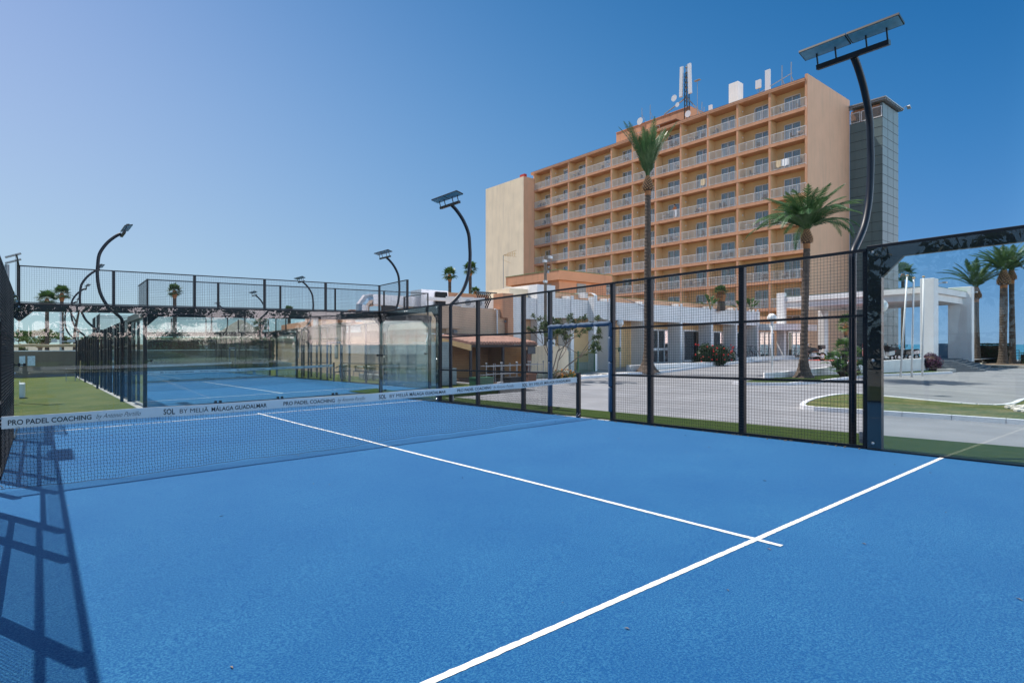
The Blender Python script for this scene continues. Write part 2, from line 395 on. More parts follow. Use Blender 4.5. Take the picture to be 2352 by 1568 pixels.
def text_mesh(body, size, shear=0., spacing=1., offset=0.):
    c = bpy.data.curves.new('lettering', 'FONT'); c.body = body; c.size = size; c.shear = shear
    c.space_character = spacing; c.offset = offset; c.extrude = .0012; c.resolution_u = 3
    o = bpy.data.objects.new('lettering_tmp', c); COL.objects.link(o)
    dg = bpy.context.evaluated_depsgraph_get(); dg.update()
    me = bpy.data.meshes.new_from_object(o.evaluated_get(dg))
    bpy.data.objects.remove(o); bpy.data.curves.remove(c)
    v = [tuple(x.co) for x in me.vertices]; f = [tuple(p.vertices) for p in me.polygons]
    bpy.data.meshes.remove(me)
    return v, f
def add_text(mb, body, x0, x1, z0, z1, fn, shear=0., offset=0.):
    """letters stretched to the width x0..x1 and height z0..z1, placed by fn(x, depth, z)"""
    v, f = text_mesh(body, 1., shear, 1., offset)
    if not v: return
    ax = min(p[0] for p in v); bx = max(p[0] for p in v)
    i = len(mb.v)
    for p in v:
        mb.v.append(fn(x0+(p[0]-ax)/(bx-ax)*(x1-x0), p[2], z0+p[1]/.70*(z1-z0)))
    mb.f += [tuple(i+k for k in q) for q in f]

# ------------------------------------------------------------------ ground, roads, sea
g = MB(); g.quad((-900,-900,-1.7),(84,-900,-1.7),(84,2500,-1.7),(-900,2500,-1.7)); structure(g.build('ground', 'far_ground'))
g = MB(); g.quad((84,-4000,-3.2),(9000,-4000,-3.2),(9000,9000,-3.2),(84,9000,-3.2)); structure(g.build('sea', 'sea'))
# asphalt sheet of the hotel road and car park
g = MB(); g.prism([(5.3,-60),(84,-60),(84,90),(17.5,90),(13.5,26),(10.9,24.8),(10.9,8),(6.2,7.5)], -1.5, -.10)
structure(g.build('road', 'asphalt'))
# artificial turf beside the courts
g = MB(True)
xs = [-16,-9,-5.12]; 
g.prism([(-16,-26),(-2,-26),(10.9,-26),(10.9,-14),(5.15,-12),(5.15,10.6),(11.2,10.6),(11.4,25.6),(17,62),(-16,62)], -.5, -.025)
structure(g.build('turf', 'turf'))
# grass strip between the court and the road
edge = [(6.3,9.6),(6.71,6.22),(7.32,2.13),(8.17,-2.87),(8.5,-4.68),(9.02,-7.13),(9.6,-10),(10.3,-14)]
g = MB()
for k in range(len(edge)-1):
    (xa, ya), (xb, yb) = edge[k], edge[k+1]
    g.quad((5.08, ya, cz(5.1, ya)-.02), (5.08, yb, cz(5.1, yb)-.02), (xb, yb, -.09), (xa, ya, -.09))
g.quad((5.08,9.6,-.14),(6.3,9.6,-.094),(6.3,13,-.095),(5.08,13,-.15))
tag(g.build('grass_strip', 'turf_dark'), kind='structure')

def smooth_poly(pts, n=6):
    out = []
    L = len(pts)
    for i in range(L):
        p0, p1, p2, p3 = (Vector((*pts[(i+k-1) % L], 0)) for k in range(4))
        for t in range(n):
            t /= n
            q = .5*((2*p1)+(-p0+p2)*t+(2*p0-5*p1+4*p2-p3)*t*t+(-p0+3*p1-3*p2+p3)*t**3)
            out.append((q.x, q.y))
    return out
def kerb_path(name, pts, width=.14, h=.13, z0=-.11, gap=.012, seg=1.0, label='', group=None):
    """kerb stones laid along a path (left side of it is the kerb's width)"""
    mb = MB(); acc = []
    P = [Vector((*p, 0)) for p in pts]
    d = [0]
    for a, b in zip(P, P[1:]): d.append(d[-1]+(b-a).length)
    def at(s):
        for k in range(len(P)-1):
            if s <= d[k+1]:
                t = (s-d[k])/(d[k+1]-d[k]); return P[k].lerp(P[k+1], t)
        return P[-1]
    n = max(1, int(round(d[-1]/seg))); st = d[-1]/n
    for k in range(n):
        m = 3
        s0, s1 = k*st, (k+1)*st-gap
        for j in range(m):
            a = at(s0+(s1-s0)*j/m); b = at(s0+(s1-s0)*(j+1)/m)
            dr = (b-a)
            if dr.length < 1e-5: continue
            dr.normalize(); nn = Vector((-dr.y, dr.x, 0))*width
            mb.prism([(a.x, a.y), (b.x, b.y), (b.x+nn.x, b.y+nn.y), (a.x+nn.x, a.y+nn.y)], z0, z0+h)
    return tag(mb.build(name, 'kerb_white'), kind='structure')
isl = [(11.95,-2.24),(12.23,-3.36),(12.55,-4.9),(12.8,-6.6),(12.95,-9),(13.0,-16),(20.5,-16),(20.8,-6.6),(20.0,-5.35),(17.5,-5.35),(16.6,-5.0),(16.75,-3.9),(17.6,-1.9),(17.9,-1.25),(16.9,-.8),(14.7,-.98),(12.9,-1.45),(12.15,-1.8)]
isp = smooth_poly(isl, 5)
kerb_path('island_kerb', isp+[isp[0]])
gi = MB(); cx_, cy_ = 15.2, -5
gi.prism([(x+(15-x)*.03, y+(-4-y)*.03) for x, y in isp], -.12, .0); structure(gi.build('grass_island', 'grass_island'))
pb = MB()
for k in range(900):
    a = random.random()*2*PI; r = math.sqrt(random.random())
    x = 16.3+r*1.9*math.cos(a); y = -7.3+r*1.75*math.sin(a); s_ = random.uniform(.03, .075)
    pb.sphere((x, y, .01+s_*.25), s_, 3, (1, 1.2, .6))
tag(pb.build('pebbles', 'pebble'), kind='stuff')

g = MB(); g.prism([(-20,-31),(5.3,-31),(5.3,-10.6),(-20,-10.6)], .0, .19); structure(g.build('plaza', 'pale_paving'))
# painted bay lines of the car park
g = MB()
def pline(a, b, w_=.09, z=-.096):
    a = Vector((*a, 0)); b = Vector((*b, 0)); d = (b-a).normalized(); n_ = Vector((-d.y, d.x, 0))*w_/2
    g.quad((a.x-n_.x, a.y-n_.y, z), (b.x-n_.x, b.y-n_.y, z), (b.x+n_.x, b.y+n_.y, z), (a.x+n_.x, a.y+n_.y, z))
pline((24.69,.42),(22.3,-5.4)); pline((28,.22),(26.3,-5)); pline((31.58,1.69),(29.9,-5)); pline((37.26,.28),(33,-5.2)); pline((41,.4),(36.5,-5.5)); pline((45,.4),(40.5,-5.5)); pline((50,.2),(45,-6))
pline((22.3,10.9),(32,11.6)); pline((14.5,8.3),(23,8.7), .07)
structure(g.build('parking_lines', 'paint_line'))

# drive ramp climbing to the entrance canopy
def ramp_z(x): return max(-.1, min(.42, -.1+(x-25.5)*.52/15))
g = MB()
xs = [25.5, 28, 31, 34, 37, 40.5, 44, 70]
low = {25.5:5.75,28:5.5,31:5.25,34:4.9,37:4.45,40.5:3.95,44:4.0,70:4.0}
for a, b in zip(xs, xs[1:]):
    g.quad((a, low[a], ramp_z(a)+.004), (b, low[b], ramp_z(b)+.004), (b, 14.2, ramp_z(b)+.004), (a, 14.2, ramp_z(a)+.004))
structure(g.build('entrance_drive', 'asphalt'))
g = MB(); g.quad((43.5,8.2,.428),(46.8,8.2,.428),(46.8,12.6,.428),(43.5,12.6,.428)); structure(g.build('red_paving', 'red_paint'))
# kerb along the lobby pavement and raised pavement
walk = [(20.5,13.0),(22.5,13.2),(24.9,13.1),(27.5,13.35),(29.9,13.6),(33.5,14.0),(40,14.1),(44,14.2),(56,14.2)]
g = MB()
for (xa, ya), (xb, yb) in zip(walk, walk[1:]):
    za, zb = max(.02, ramp_z(xa)+.14), max(.02, ramp_z(xb)+.14)
    i = len(g.v)
    g.v += [(xa,ya,-.3),(xb,yb,-.3),(xb,yb,zb),(xa,ya,za),(xa,18,za),(xb,18,zb)]
    g.f += [(i,i+1,i+2,i+3),(i+3,i+2,i+5,i+4)]
structure(g.build('pavement', 'concrete'))
g = MB()
for (xa, ya), (xb, yb) in zip(walk, walk[1:]):
    za, zb = max(.02, ramp_z(xa)+.14), max(.02, ramp_z(xb)+.14)
    i = len(g.v)
    g.v += [(xa,ya-.14,-.3),(xb,yb-.14,-.3),(xb,yb-.14,zb+.01),(xa,ya-.14,za+.01),(xa,ya+.02,za+.01),(xb,yb+.02,zb+.01)]
    g.f += [(i,i+1,i+2,i+3),(i+3,i+2,i+5,i+4)]
structure(g.build('pavement_kerb', 'kerb_white'))
# kerb bed at the left of the lobby, gravel behind it
kerb_path('bed_kerb', [(11.5,11.3),(15.5,11.9),(17.7,12.18),(20.83,12.7),(22.4,12.9)], .16, .14)
g = MB(); g.prism([(11.5,11.5),(17.7,12.3),(22.3,13.0),(22.3,16.3),(11.5,16.3)], -.12, -.02); structure(g.build('gravel_bed', 'soil'))
pb = MB()
for k in range(700):
    x = random.uniform(17.2, 22.2); y = random.uniform(12.9, 16); s_ = random.uniform(.05, .12)
    pb.sphere((x, y, -.02), s_, 3, (1, 1.2, .5))
tag(pb.build('loose_stones', 'pebble'), kind='stuff')
# kerb and lawn at the foot of the big palm and ramp wall
kerb_path('lawn_kerb', [(20.2,5.0),(20.0,4.4),(20.6,3.6),(21.5,2.95),(23.5,2.8),(25.5,2.92),(32,3.35),(36,2.3),(40,1.5)], .17, .13)
g = MB(); g.prism([(20.3,4.9),(20.2,4.4),(20.8,3.7),(21.6,3.1),(25.5,3.0),(32,3.5),(40,1.7),(41,3.2),(33,4.7),(25.4,5.5)], -.12, -.005); structure(g.build('lawn', 'turf_dark'))
g = MB(); g.prism([(52,-12),(84,-12),(84,4.1),(56,4.1),(54,2)], -.12, .02); structure(g.build('promenade', 'promenade'))

# ------------------------------------------------------------------ padel courts
MESHW = .0034
def wire_panel(mb, axis, c, a0, a1, z0, z1, pitch=.05):
    """welded mesh: axis 'x' runs along x at y=c, 'y' along y at x=c"""
    h = MESHW/2
    n = int(round((a1-a0)/pitch)); m = int(round((z1-z0)/pitch))
    for k in range(1, n):
        a = a0+(a1-a0)*k/n
        if axis == 'x': mb.box(a-h, a+h, c-h, c+h, z0, z1)
        else: mb.box(c-h, c+h, a-h, a+h, z0, z1)
    for k in range(1, m):
        z = z0+(z1-z0)*k/m
        if axis == 'x': mb.box(a0, a1, c+h, c+3*h, z-h, z+h)
        else: mb.box(c+h, c+3*h, a0, a1, z-h, z+h)
def make_enclosure():
    t = thing('court_enclosure', 'nearest black steel and glass court enclosure around the net in front', 'court enclosure', (0,0,0), 0, 'padel court enclosures in a row')
    P = 'frame_black'
    def part(name, m, fn, parent=t, **k):
        mb = MB(True); fn(mb); return mb.build(name, m, parent, **k)
    for sy in (-1, 1):
        Y = 10*sy
        # top beam of the end wall, carried outside the glass
        part('beam', P, lambda b: b.box(-5.16, 5.16, min(Y, Y+.1*sy)+.012*(sy > 0)-.0*(sy < 0), max(Y, Y+.1*sy)-(.012 if sy < 0 else 0), 2.83, 3.04), bevel=.006)
        for k in range(5):
            x0 = -5+2*k+.006; x1 = x0+1.988
            part('glass_pane', 'court_glass', lambda b: b.box(x0, x1, Y-.006, Y+.006, .02, 2.99))
            part('mesh_panel', 'wire_black', lambda b: (wire_panel(b, 'x', Y, x0, x1, 3.06, 3.98), b.box(x0, x1, Y-.015, Y+.015, 3.97, 4.0), b.box(x0, x1, Y-.015, Y+.015, 3.045, 3.07)))
        for k in range(6):
            x = -5+2*k; wd = .035 if 0 < k < 5 else .028
            part('mesh_post', P, lambda b: b.box(x-wd, x+wd, Y+.016*sy-.014, Y+.016*sy+.05*sy+.014, 3.03, 4.0))
            if 0 < k < 5:
                [part('glass_clamp', P, lambda b: b.box(x+q-.04, x+q+.04, Y-.03, Y+.03, 0, .09)) for q in (-.07, .07)]
        for sx in (-1, 1):
            X = 5*sx
            part('corner_post', P, lambda b: b.box(X+.015*sx-.0, X+.12*sx, min(Y+.012*sy, Y+.12*sy), max(Y+.012*sy, Y+.12*sy), 0, 3.03) if sx > 0 else b.box(X-.12, X-.015, min(Y+.012*sy, Y+.12*sy), max(Y+.012*sy, Y+.12*sy), 0, 3.03), bevel=.005)
            # side glass, beam, frame post with knee braces
            ya, yb = sorted((6.2*sy, 9.99*sy))
            ym = 8*sy
            for (p, q) in (sorted((6.02*sy, ym-.006*sy)), sorted((ym+.006*sy, 9.985*sy))):
                part('glass_pane', 'court_glass', lambda b: b.box(X-.006, X+.006, p, q, .02, 2.99))
            bx = sorted((X+.014*sx, X+.12*sx))
            part('beam', P, lambda b: b.box(bx[0], bx[1], ya, yb, 2.83, 3.04), bevel=.006)
            py = sorted((6.0*sy, 6.2*sy))
            part('frame_post', P, lambda b: b.box(bx[0], bx[1], py[0], py[1], 0, 3.04), bevel=.006)
            def brace(b):
                for (yy, d) in ((6.2*sy, sy), (9.98*sy, -sy)):
                    i = len(b.v); x0, x1 = bx[0]+.02, bx[1]-.02
                    pts = [(yy, 2.55), (yy, 2.83), (yy+.28*d, 2.83)]
                    b.v += [(x0, y, z) for y, z in pts]+[(x1, y, z) for y, z in pts]
                    b.f += [(i,i+1,i+2),(i+5,i+4,i+3),(i,i+3,i+4,i+1),(i+1,i+4,i+5,i+2),(i+2,i+5,i+3,i)]
                if sx:
                    i = len(b.v); y0, y1 = sorted((Y+.02*sy, Y+.08*sy)); x = X
                    pts = [(x, 2.55), (x, 2.83), (x-.28*sx, 2.83)]
                    b.v += [(q, y0, z) for q, z in pts]+[(q, y1, z) for q, z in pts]
                    b.f += [(i,i+1,i+2),(i+5,i+4,i+3),(i,i+3,i+4,i+1),(i+1,i+4,i+5,i+2),(i+2,i+5,i+3,i)]
            part('knee_brace', P, brace)
            m0, m1 = sorted((8*sy, 9.96*sy))
            part('mesh_panel', 'wire_black', lambda b: (wire_panel(b, 'y', X, m0, m1, 3.06, 3.98), b.box(X-.015, X+.015, m0, m1, 3.97, 4.0), b.box(X-.015, X+.015, m0, m1, 3.045, 3.07)))
            part('mesh_post', P, lambda b: (b.box(X-.02, X+.035*sx+.02, 8*sy-.02, 8*sy+.02, 3.03, 4.0)))
            # clamp on the corner at mid height
            part('glass_clamp', P, lambda b: (b.box(X-.11*sx-.03, X-.11*sx+.03, Y-.03*sy-.012, Y-.03*sy+.012, 1.43, 1.5), b.box(X-.12, X+.12, Y+.0-.02, Y+.0+.02, 1.45, 1.48), b.box(X-.02, X+.02, Y-.16, Y+.16, 1.45, 1.48), b.box(X-.03, X+.03, Y-.13*sy-.03, Y-.13*sy+.03, 1.42, 1.51)))
            part('bolt', 'steel', lambda b: [b.lathe([(.014,0),(.014,.006),(.006,.012)], (0,0,0), 8) or None for _ in ()] or bolts(b, X, sx, sy))
        part('glass_channel', P, lambda b: b.box(-5, 5, Y-.02, Y+.02, 0, .022))
    for sx in (-1, 1):
        X = 5*sx
        for sy in (-1, 1):
            p, q = sorted((6.02*sy, 9.98*sy)); part('glass_channel', P, lambda b: b.box(X-.02, X+.02, p, q, 0, .022))
            for (a, b_) in ((1, 2), (2, 4), (4, 6)):
                p, q = sorted((a*sy, b_*sy))
                part('mesh_panel', 'wire_black', lambda b: wire_panel(b, 'y', X, p, q, .03, 2.97))
            p, q = sorted((1.0*sy, 6.0*sy))
            for z, hh in ((.025, .025), (1.0, .018), (2.0, .018), (2.98, .022)):
                part('rail', P, lambda b: b.box(X-.022+.026*sx, X+.022+.026*sx, p, q, z-hh, z+hh))
            for yy, wd in ((1, .045), (2, .052), (4, .052), (5.98, .028)):
                part('fence_post', P, lambda b: b.box(X-.04+.06*sx, X+.04+.06*sx, yy*sy-wd, yy*sy+wd, -.02, 2.99))
                part('post_foot', P, lambda b: b.box(X-.06+.06*sx, X+.06+.09*sx, yy*sy-wd-.02, yy*sy+wd+.02, -.02, .012))
            if sx > 0: part('post_padding', 'padding', lambda b: [b.lathe([(.052,z0),(.058,z0+.03),(.058,z0+.5),(.052,z0+.53)], (X+.035*sx, .965*sy, 0), 12) for z0 in (.2, .74, 1.28)] and b.lathe([(.05,0),(.057,.02),(.056,.27),(.05,.3)], (X+.035*sx, .965*sy, 1.82), 12), smooth=True)
        part('mesh_panel', 'wire_black', lambda b: wire_panel(b, 'y', X, -1, 1, 2.16, 2.97))
        part('rail', P, lambda b: (b.box(X-.022+.026*sx, X+.022+.026*sx, -1, 1, 2.96, 3.0), b.box(X-.022+.026*sx, X+.022+.026*sx, -1, 1, 2.13, 2.17)))
        def lint(b):
            for k in range(4):
                y0 = -1.0+k*.5
                pts = [(X+.02*sx, y0+.5*j/5+.004, 2.115+.010*math.sin(3*j+k)) for j in range(6)]
                b.tube(pts, [.046,.056,.057,.057,.056,.046], 12)
        if sx > 0: part('lintel_padding', 'padding', lint, smooth=True)
    return t
def bolts(b, X, sx, sy):
    # pairs of zinc bolt heads on the inner face of frame post and beam
    xi = X-.012*sx
    for (yy, zz) in ((6.1*sy, 2.93), (6.1*sy, 1.33), (6.1*sy, .1), (7.98*sy, 2.93), (8.12*sy, 2.93), (9.8*sy, 2.93), (8.0*sy, .07)):
        b.tube([(xi, yy, zz), (xi-.012*sx, yy, zz)], [.022, .014], 8)
enc = make_enclosure()

def make_net():
    t = thing('padel_net', 'nearest padel net with printed white tape across the front court', 'net', (0,0,0), 0, 'padel nets')
    for sx in (-1, 1):
        MB(True).box(5.02*sx-.04, 5.02*sx+.04, -.045, .045, 0, 1.03).build('net_post', 'frame_black', t, bevel=.006)
    def top(x): return .885+.04*(abs(x)/5)**1.6+.004*math.sin(3.1*x)
    def tb(x): return .135-.014*(x/5)+.004*math.sin(2.3*x+1)
    b = MB(True); n = 160
    def ybow(x, z): return .012*math.sin(1.7*x+.4)*(1-z) + .004*math.sin(5*x)
    for k in range(n):
        x0 = -4.96+9.92*k/n; x1 = -4.96+9.92*(k+1)/n
        for (ya, yb) in ((-.007, -.007), (.007, .007)):
            a = (x0, ya+ybow(x0,.9), top(x0)-tb(x0)); c = (x1, yb+ybow(x1,.9), top(x1)-tb(x1))
            q = [a, c, (x1, yb+ybow(x1,.9), top(x1)), (x0, ya+ybow(x0,.9), top(x0))]
            b.quad(*(q if ya < 0 else q[::-1]))
        b.quad((x0,-.007+ybow(x0,.9),top(x0)), (x1,-.007+ybow(x1,.9),top(x1)), (x1,.007+ybow(x1,.9),top(x1)), (x0,.007+ybow(x0,.9),top(x0)))
        b.quad((x0,.007+ybow(x0,.9),top(x0)-tb(x0)), (x1,.007+ybow(x1,.9),top(x1)-tb(x1)), (x1,-.007+ybow(x1,.9),top(x1)-tb(x1)), (x0,-.007+ybow(x0,.9),top(x0)-tb(x0)))
    tape = b.build('tape', 'tape_white', t)
    # netting: cords of small hexagon-like cells hanging to the ground
    b = MB(True); rnd = random.Random(3)
    nx = 292; nz = 19; pos = {}
    def hem(x):
        h = .015+.045*max(0, (x+1.2)/6.2)+.008*math.sin(1.9*x)
        if x < -4.2: h += .03*(-4.2-x)
        return h
    for i in range(nx+1):
        x = -4.96+9.92*i/nx
        for j in range(nz+1):
            tt = j/nz
            zt = top(x)-tb(x)+.01; z = zt+(hem(x)-zt)*tt
            sag = .035*math.sin(2.4*x+.5)*tt**1.5 + .02*math.sin(6.1*x+2*tt)*tt
            jx = .005*(1 if (i+j) % 2 else -1)*(tt > 0) + .006*math.sin(9*x+7*tt)*tt
            jz = .004*(1 if (i+j) % 2 else -1)*(0 < tt < 1)+.004*math.sin(13*x+4*tt)
            y = -.02+.02*tt+sag+.03*math.sin(.9*x+1)*tt
            pos[i, j] = Vector((x+jx, y, z+jz))
    h = .0017
    def cord(a, c, hh=h):
        d = (c-a).normalized(); u = d.cross(Vector((0,1,0))); 
        if u.length < .1: u = Vector((1,0,0))
        u.normalize(); v_ = d.cross(u)
        i0 = len(b.v)
        for p in (a, c):
            for (s1, s2) in ((1, -.6), (-1, -.6), (0, 1.1)): q = p+u*hh*s1+v_*hh*s2; b.v.append(tuple(q))
        b.f += [(i0,i0+1,i0+4,i0+3),(i0+1,i0+2,i0+5,i0+4),(i0+2,i0,i0+3,i0+5)]
    for i in range(nx+1):
        for j in range(nz+1):
            if j < nz: cord(pos[i,j], pos[i,j+1])
            if i < nx and j > 0: cord(pos[i,j], pos[i+1,j], h if j < nz else .003)
    b.build('netting', 'net_cord', t)
    # lettering on the tape, facing the camera side
    b = MB(True); bs = MB(True)
    def fn(x, d, z):
        zz = top(x)-tb(x)*(1-z)
        return (x, -.0085-d*.4+ybow(x,.9), zz)
    for body, a, c, thin in (("PRO PADEL COACHING",-4.9,-4.07,0),("SOL",-3.25,-3.11,1),("BY MELI\u00c3",-3.05,-2.68,0),("M\u00c1LAGA GUADALMAR",-2.64,-1.86,0),
                       ("PRO PADEL COACHING",-1.61,-.77,0),("SOL",.03,.17,1),("BY MELI\u00c3",.24,.61,0),("M\u00c1LAGA GUADALMAR",.64,1.42,0),
                       ("PRO PADEL COACHING",1.68,2.5,0),("SOL",3.32,3.46,1),("BY MELI\u00c3",3.52,3.92,0),("M\u00c1LAGA GUADALMAR",3.96,4.76,0)):
        bold = .016 if ('GUAD' in body or 'PRO' in body) else 0
        if thin: bold = .02
        add_text(b, body, a, c, .28 if not thin else .24, .70 if not thin else .76, fn, 0, bold)
    for a, c in ((-4.02,-3.52),(-.72,-.23),(2.56,3.1)):
        add_text(bs, "by Antonio Portillo", a, c, .30, .74, fn, .45, -.012)
    b.build('lettering', 'ink', tape); bs.build('script_lettering', 'ink', tape)
    b = MB(True)
    for k in range(24):
        x = -4.8+.41*k; z = top(x)-tb(x)+.014
        b.tube([(x, -.014+ybow(x,.9), z), (x, -.006+ybow(x,.9), z)], .008, 8)
    b.build('eyelets', 'steel', tape)
    b = MB(True)
    for sx in (-1, 1):
        b.tube([(4.95*sx, -.0, .86), (5.0*sx, -.01, .84), (4.96*sx, 0, .8)], .006, 5); b.tube([(4.94*sx, -.0, .06), (5.0*sx, -.03, .12), (5.02*sx, -.06, .1), (4.97*sx, -.05, .05), (4.93*sx, 0, .04)], .007, 5)
        b.tube([(4.95*sx, 0, .9), (5.0*sx, -.02, .9), (4.99*sx, 0, .87)], .008, 6)
    b.build('lashing', 'steel', t)
    return t
net = make_net()

def make_surface():
    g = MB(True); g.box(-5.02, 5.02, -10.02, 10.02, -.25, 0)
    s = structure(g.build('court_surface', 'court_blue'))
    g = MB(True); z = .003
    rj = random.Random(8)
    for Y in (-6.95, 6.95):
        n = 330; e0 = [rj.gauss(0, .0016) for _ in range(n+1)]; e1 = [rj.gauss(0, .0016) for _ in range(n+1)]
        for k in range(n):
            xa = -4.98+9.96*k/n; xb = -4.98+9.96*(k+1)/n
            g.quad((xa,Y-.025+e0[k],z),(xb,Y-.025+e0[k+1],z),(xb,Y+.025+e1[k+1],z),(xa,Y+.025+e1[k],z))
    rnd = random.Random(5); n = 420; j0 = [rnd.gauss(0,.0016) for _ in range(n+1)]; j1 = [rnd.gauss(0,.0016) for _ in range(n+1)]
    for k in range(n):
        y0 = -7.17+14.34*k/n; y1 = -7.17+14.34*(k+1)/n
        w0 = lambda y: .025+.0015*math.sin(9*y); x0 = lambda y: .012*math.sin(1.1*y)*(1-(y/7.2)**2)
        if abs(y1) < 6.92 or True:
            zz = z if abs((y0+y1)/2) < 6.9 or abs((y0+y1)/2) > 7.0 else z+.001
            g.quad((x0(y0)-w0(y0)+j0[k],y0,zz+.0015),(x0(y0)+w0(y0)+j1[k],y0,zz+.0015),(x0(y1)+w0(y1)+j1[k+1],y1,zz+.0015),(x0(y1)-w0(y1)+j0[k+1],y1,zz+.0015))
    l = structure(g.build('court_lines', 'line_white'))
    # kerb of concrete round the slab
    g = MB(True)
    for (a, b_, c, d) in ((-5.2,-5.03,-10.2,10.2),(5.03,5.2,-10.2,10.2),(-5.02,5.02,-10.2,-10.03),(-5.02,5.02,10.03,10.2)): g.box(a, b_, c, d, -.25, -.012)
    k = structure(g.build('court_plinth', 'concrete'))
    return s, l, k
surf = make_surface()

def make_light():
    t = thing('court_floodlight', 'tall dark curved pole with twin flood panels', 'floodlight', (0,0,0), 0, 'curved floodlight poles of the courts')
    key = [(0,2.2),(0,2.75),(.02,3.0),(.25,3.24),(.47,3.50),(.63,3.85),(.70,4.18),(.73,4.55),(.72,4.83),(.67,5.27),(.47,5.66),(.22,5.94),(.03,6.08),(-.05,6.12)]
    pts = [(0,0,-.1),(0,0,1.2)]
    for k in range(1, len(key)-2):
        for j in range(4):
            t_ = j/4; p0, p1, p2, p3 = key[k-1], key[k], key[k+1], key[k+2]
            f = lambda i: .5*((2*p1[i])+(-p0[i]+p2[i])*t_+(2*p0[i]-5*p1[i]+4*p2[i]-p3[i])*t_*t_+(-p0[i]+3*p1[i]-3*p2[i]+p3[i])*t_**3)
            pts.append((f(0), 0, f(1)))
    pts.append((.03,0,6.08))
    b = MB(); b.tube(pts, [.054]*len(pts), 12); b.build('pole', 'pole_navy', t, smooth=True)
    b = MB(); b.obox((-.03,0,6.07), (.09,1.04,.075), Matrix.Rotation(R(-12),3,'Y')); b.build('crossbar', 'frame_black', t)
    rot = Matrix.Rotation(R(14), 3, 'Y')
    for sy in (-1, 1):
        c = Vector((-.14, .36*sy, 6.30))
        b = MB(); b.obox(c, (.25,.705,.035), rot); pn = b.build('flood_panel', 'frame_black', t)
        b = MB(); b.obox(c+rot@Vector((0,0,-.020)), (.225,.675,.004), rot); b.build('panel_glass', 'lamp_glass', pn)
        b = MB()
        for k in range(3): b.obox(c+rot@Vector((-.04+.035*k,.0,.05)), (.012,.42,.05), rot)
        b.build('driver_fins', 'frame_black', pn)
        for yy in (.22, .5):
            b = MB(); b.bar((-.05, yy*sy, 6.1), (-.1, yy*sy, 6.28), .02); b.build('bracket', 'frame_black', t)
    b = MB(); b.box(-.12, .12, -.12, .12, -.1, -.05)
    b.box(-.02, .02, -.16, -.10, .05, .22); b.build('base_plate', 'metal_grey', t)
    return t
lamp = make_light()
first = True
CY = [0, 21.7, 43.4]; CX = [0, 3, 3]
ord_ = ['nearest', 'second', 'third']
for k in range(3):
    X, Y = CX[k], CY[k]; Z = cz(X, Y)
    if k:
        dup(enc, (X, Y, Z), 0, '%s black steel and glass court enclosure, %s' % (ord_[k], ('seen through the far glass of the front court' if k == 1 else 'farthest one, behind the second court')))
        dup(net, (X, Y, Z), 0, '%s padel net with printed white tape, %s' % (ord_[k], ('seen through the glass end wall' if k == 1 else 'farthest back')))
        for s in surf:
            c = s.copy(); COL.objects.link(c); c.location = (X, Y, Z)
    for sx in (-1, 1):
        for sy in (-1, 1):
            if k == 0 and sx == -1: pass
            ox = .5 if (k == 0 and sx < 0 and sy > 0) else 0
            p = (X+(5.26+ox)*sx, Y+5.72*sy+ox, cz(X+5.26*sx, Y+5.72*sy))
            if k == 0 and sx < 0 and sy < 0: continue
            lab = 'curved floodlight pole, %s court, %s side, %s end' % (ord_[k], 'hotel' if sx > 0 else 'lawn', 'far' if sy > 0 else 'near')
            if first: lamp.location = p; lamp.rotation_euler = (0, 0, 0 if sx > 0 else PI); lamp['label'] = lab; first = False
            else: dup(lamp, p, 0 if sx > 0 else PI, lab)
# vinyl slogan on the glass behind the camera (seen mirrored in the far glass)
t = thing('slogan', 'black vinyl slogan in five lines on the rear glass wall, seen mirrored', 'lettering', (0, -9.99, .2))
def gfn(x, d, z): return (-x, -9.990+d, z)
for body, a, c, z0, z1 in (("SOL",.1,2.35,2.25,2.95),("ENJOY THE GAME",-1.4,3.75,1.34,1.72),("GIVE YOUR ALL",-1.1,3.75,.84,1.22),("TOGETHER AS ONE",-2.0,3.8,.34,.72),("PRO PADEL COACHING",-2.0,2.3,.12,.25)):
    b = MB(True); add_text(b, body, a, c, z0, z1, gfn, 0, .03); b.v = [(x, y, z-cz(0,0)) for x, y, z in b.v]; b.build('lettering', 'vinyl_black', t)

# ------------------------------------------------------------------ hotel
HX, HY0 = 55.9, 17.46
H = thing('hotel', 'tall tan and orange hotel tower with rows of white railed balconies', 'hotel', (HX, HY0, 0))
FIN = [17.46,21.41,25.1,28.8,32.49,36.22,39.89,43.52,48.19,51.79,55.54,59.46]
RF = 28.75; ST = 2.9; RX = HX+1.45                       # roof slab, storey height, back wall of the balconies
NF = 9
b = MB(); b.box(RX, 66.3, HY0+.25, 60.4, -.1, RF-.32); b.build('wall', 'render_yellow', H)
b = MB(); b.box(HX-.02, 66.31, HY0, HY0+.25, -.1, RF+.42); b.build('end_wall', 'render_tan', H)
for k, y in enumerate(FIN):
    if k == 0: b = MB(); b.box(HX-.06, HX-.02, HY0-.002, HY0+.25, 2.2, RF+.42); b.build('balcony_fin', 'render_orange', H); continue
    w_ = .12
    b = MB(); b.box(HX, RX+.01, y-w_, y+w_, 2.2, RF-.30); fn_ = b.build('balcony_fin', 'render_yellow', H)
    b = MB(); b.box(HX-.05, HX, y-w_, y+w_, 2.2, RF-.30); b.build('fin_edge', 'render_orange', fn_)
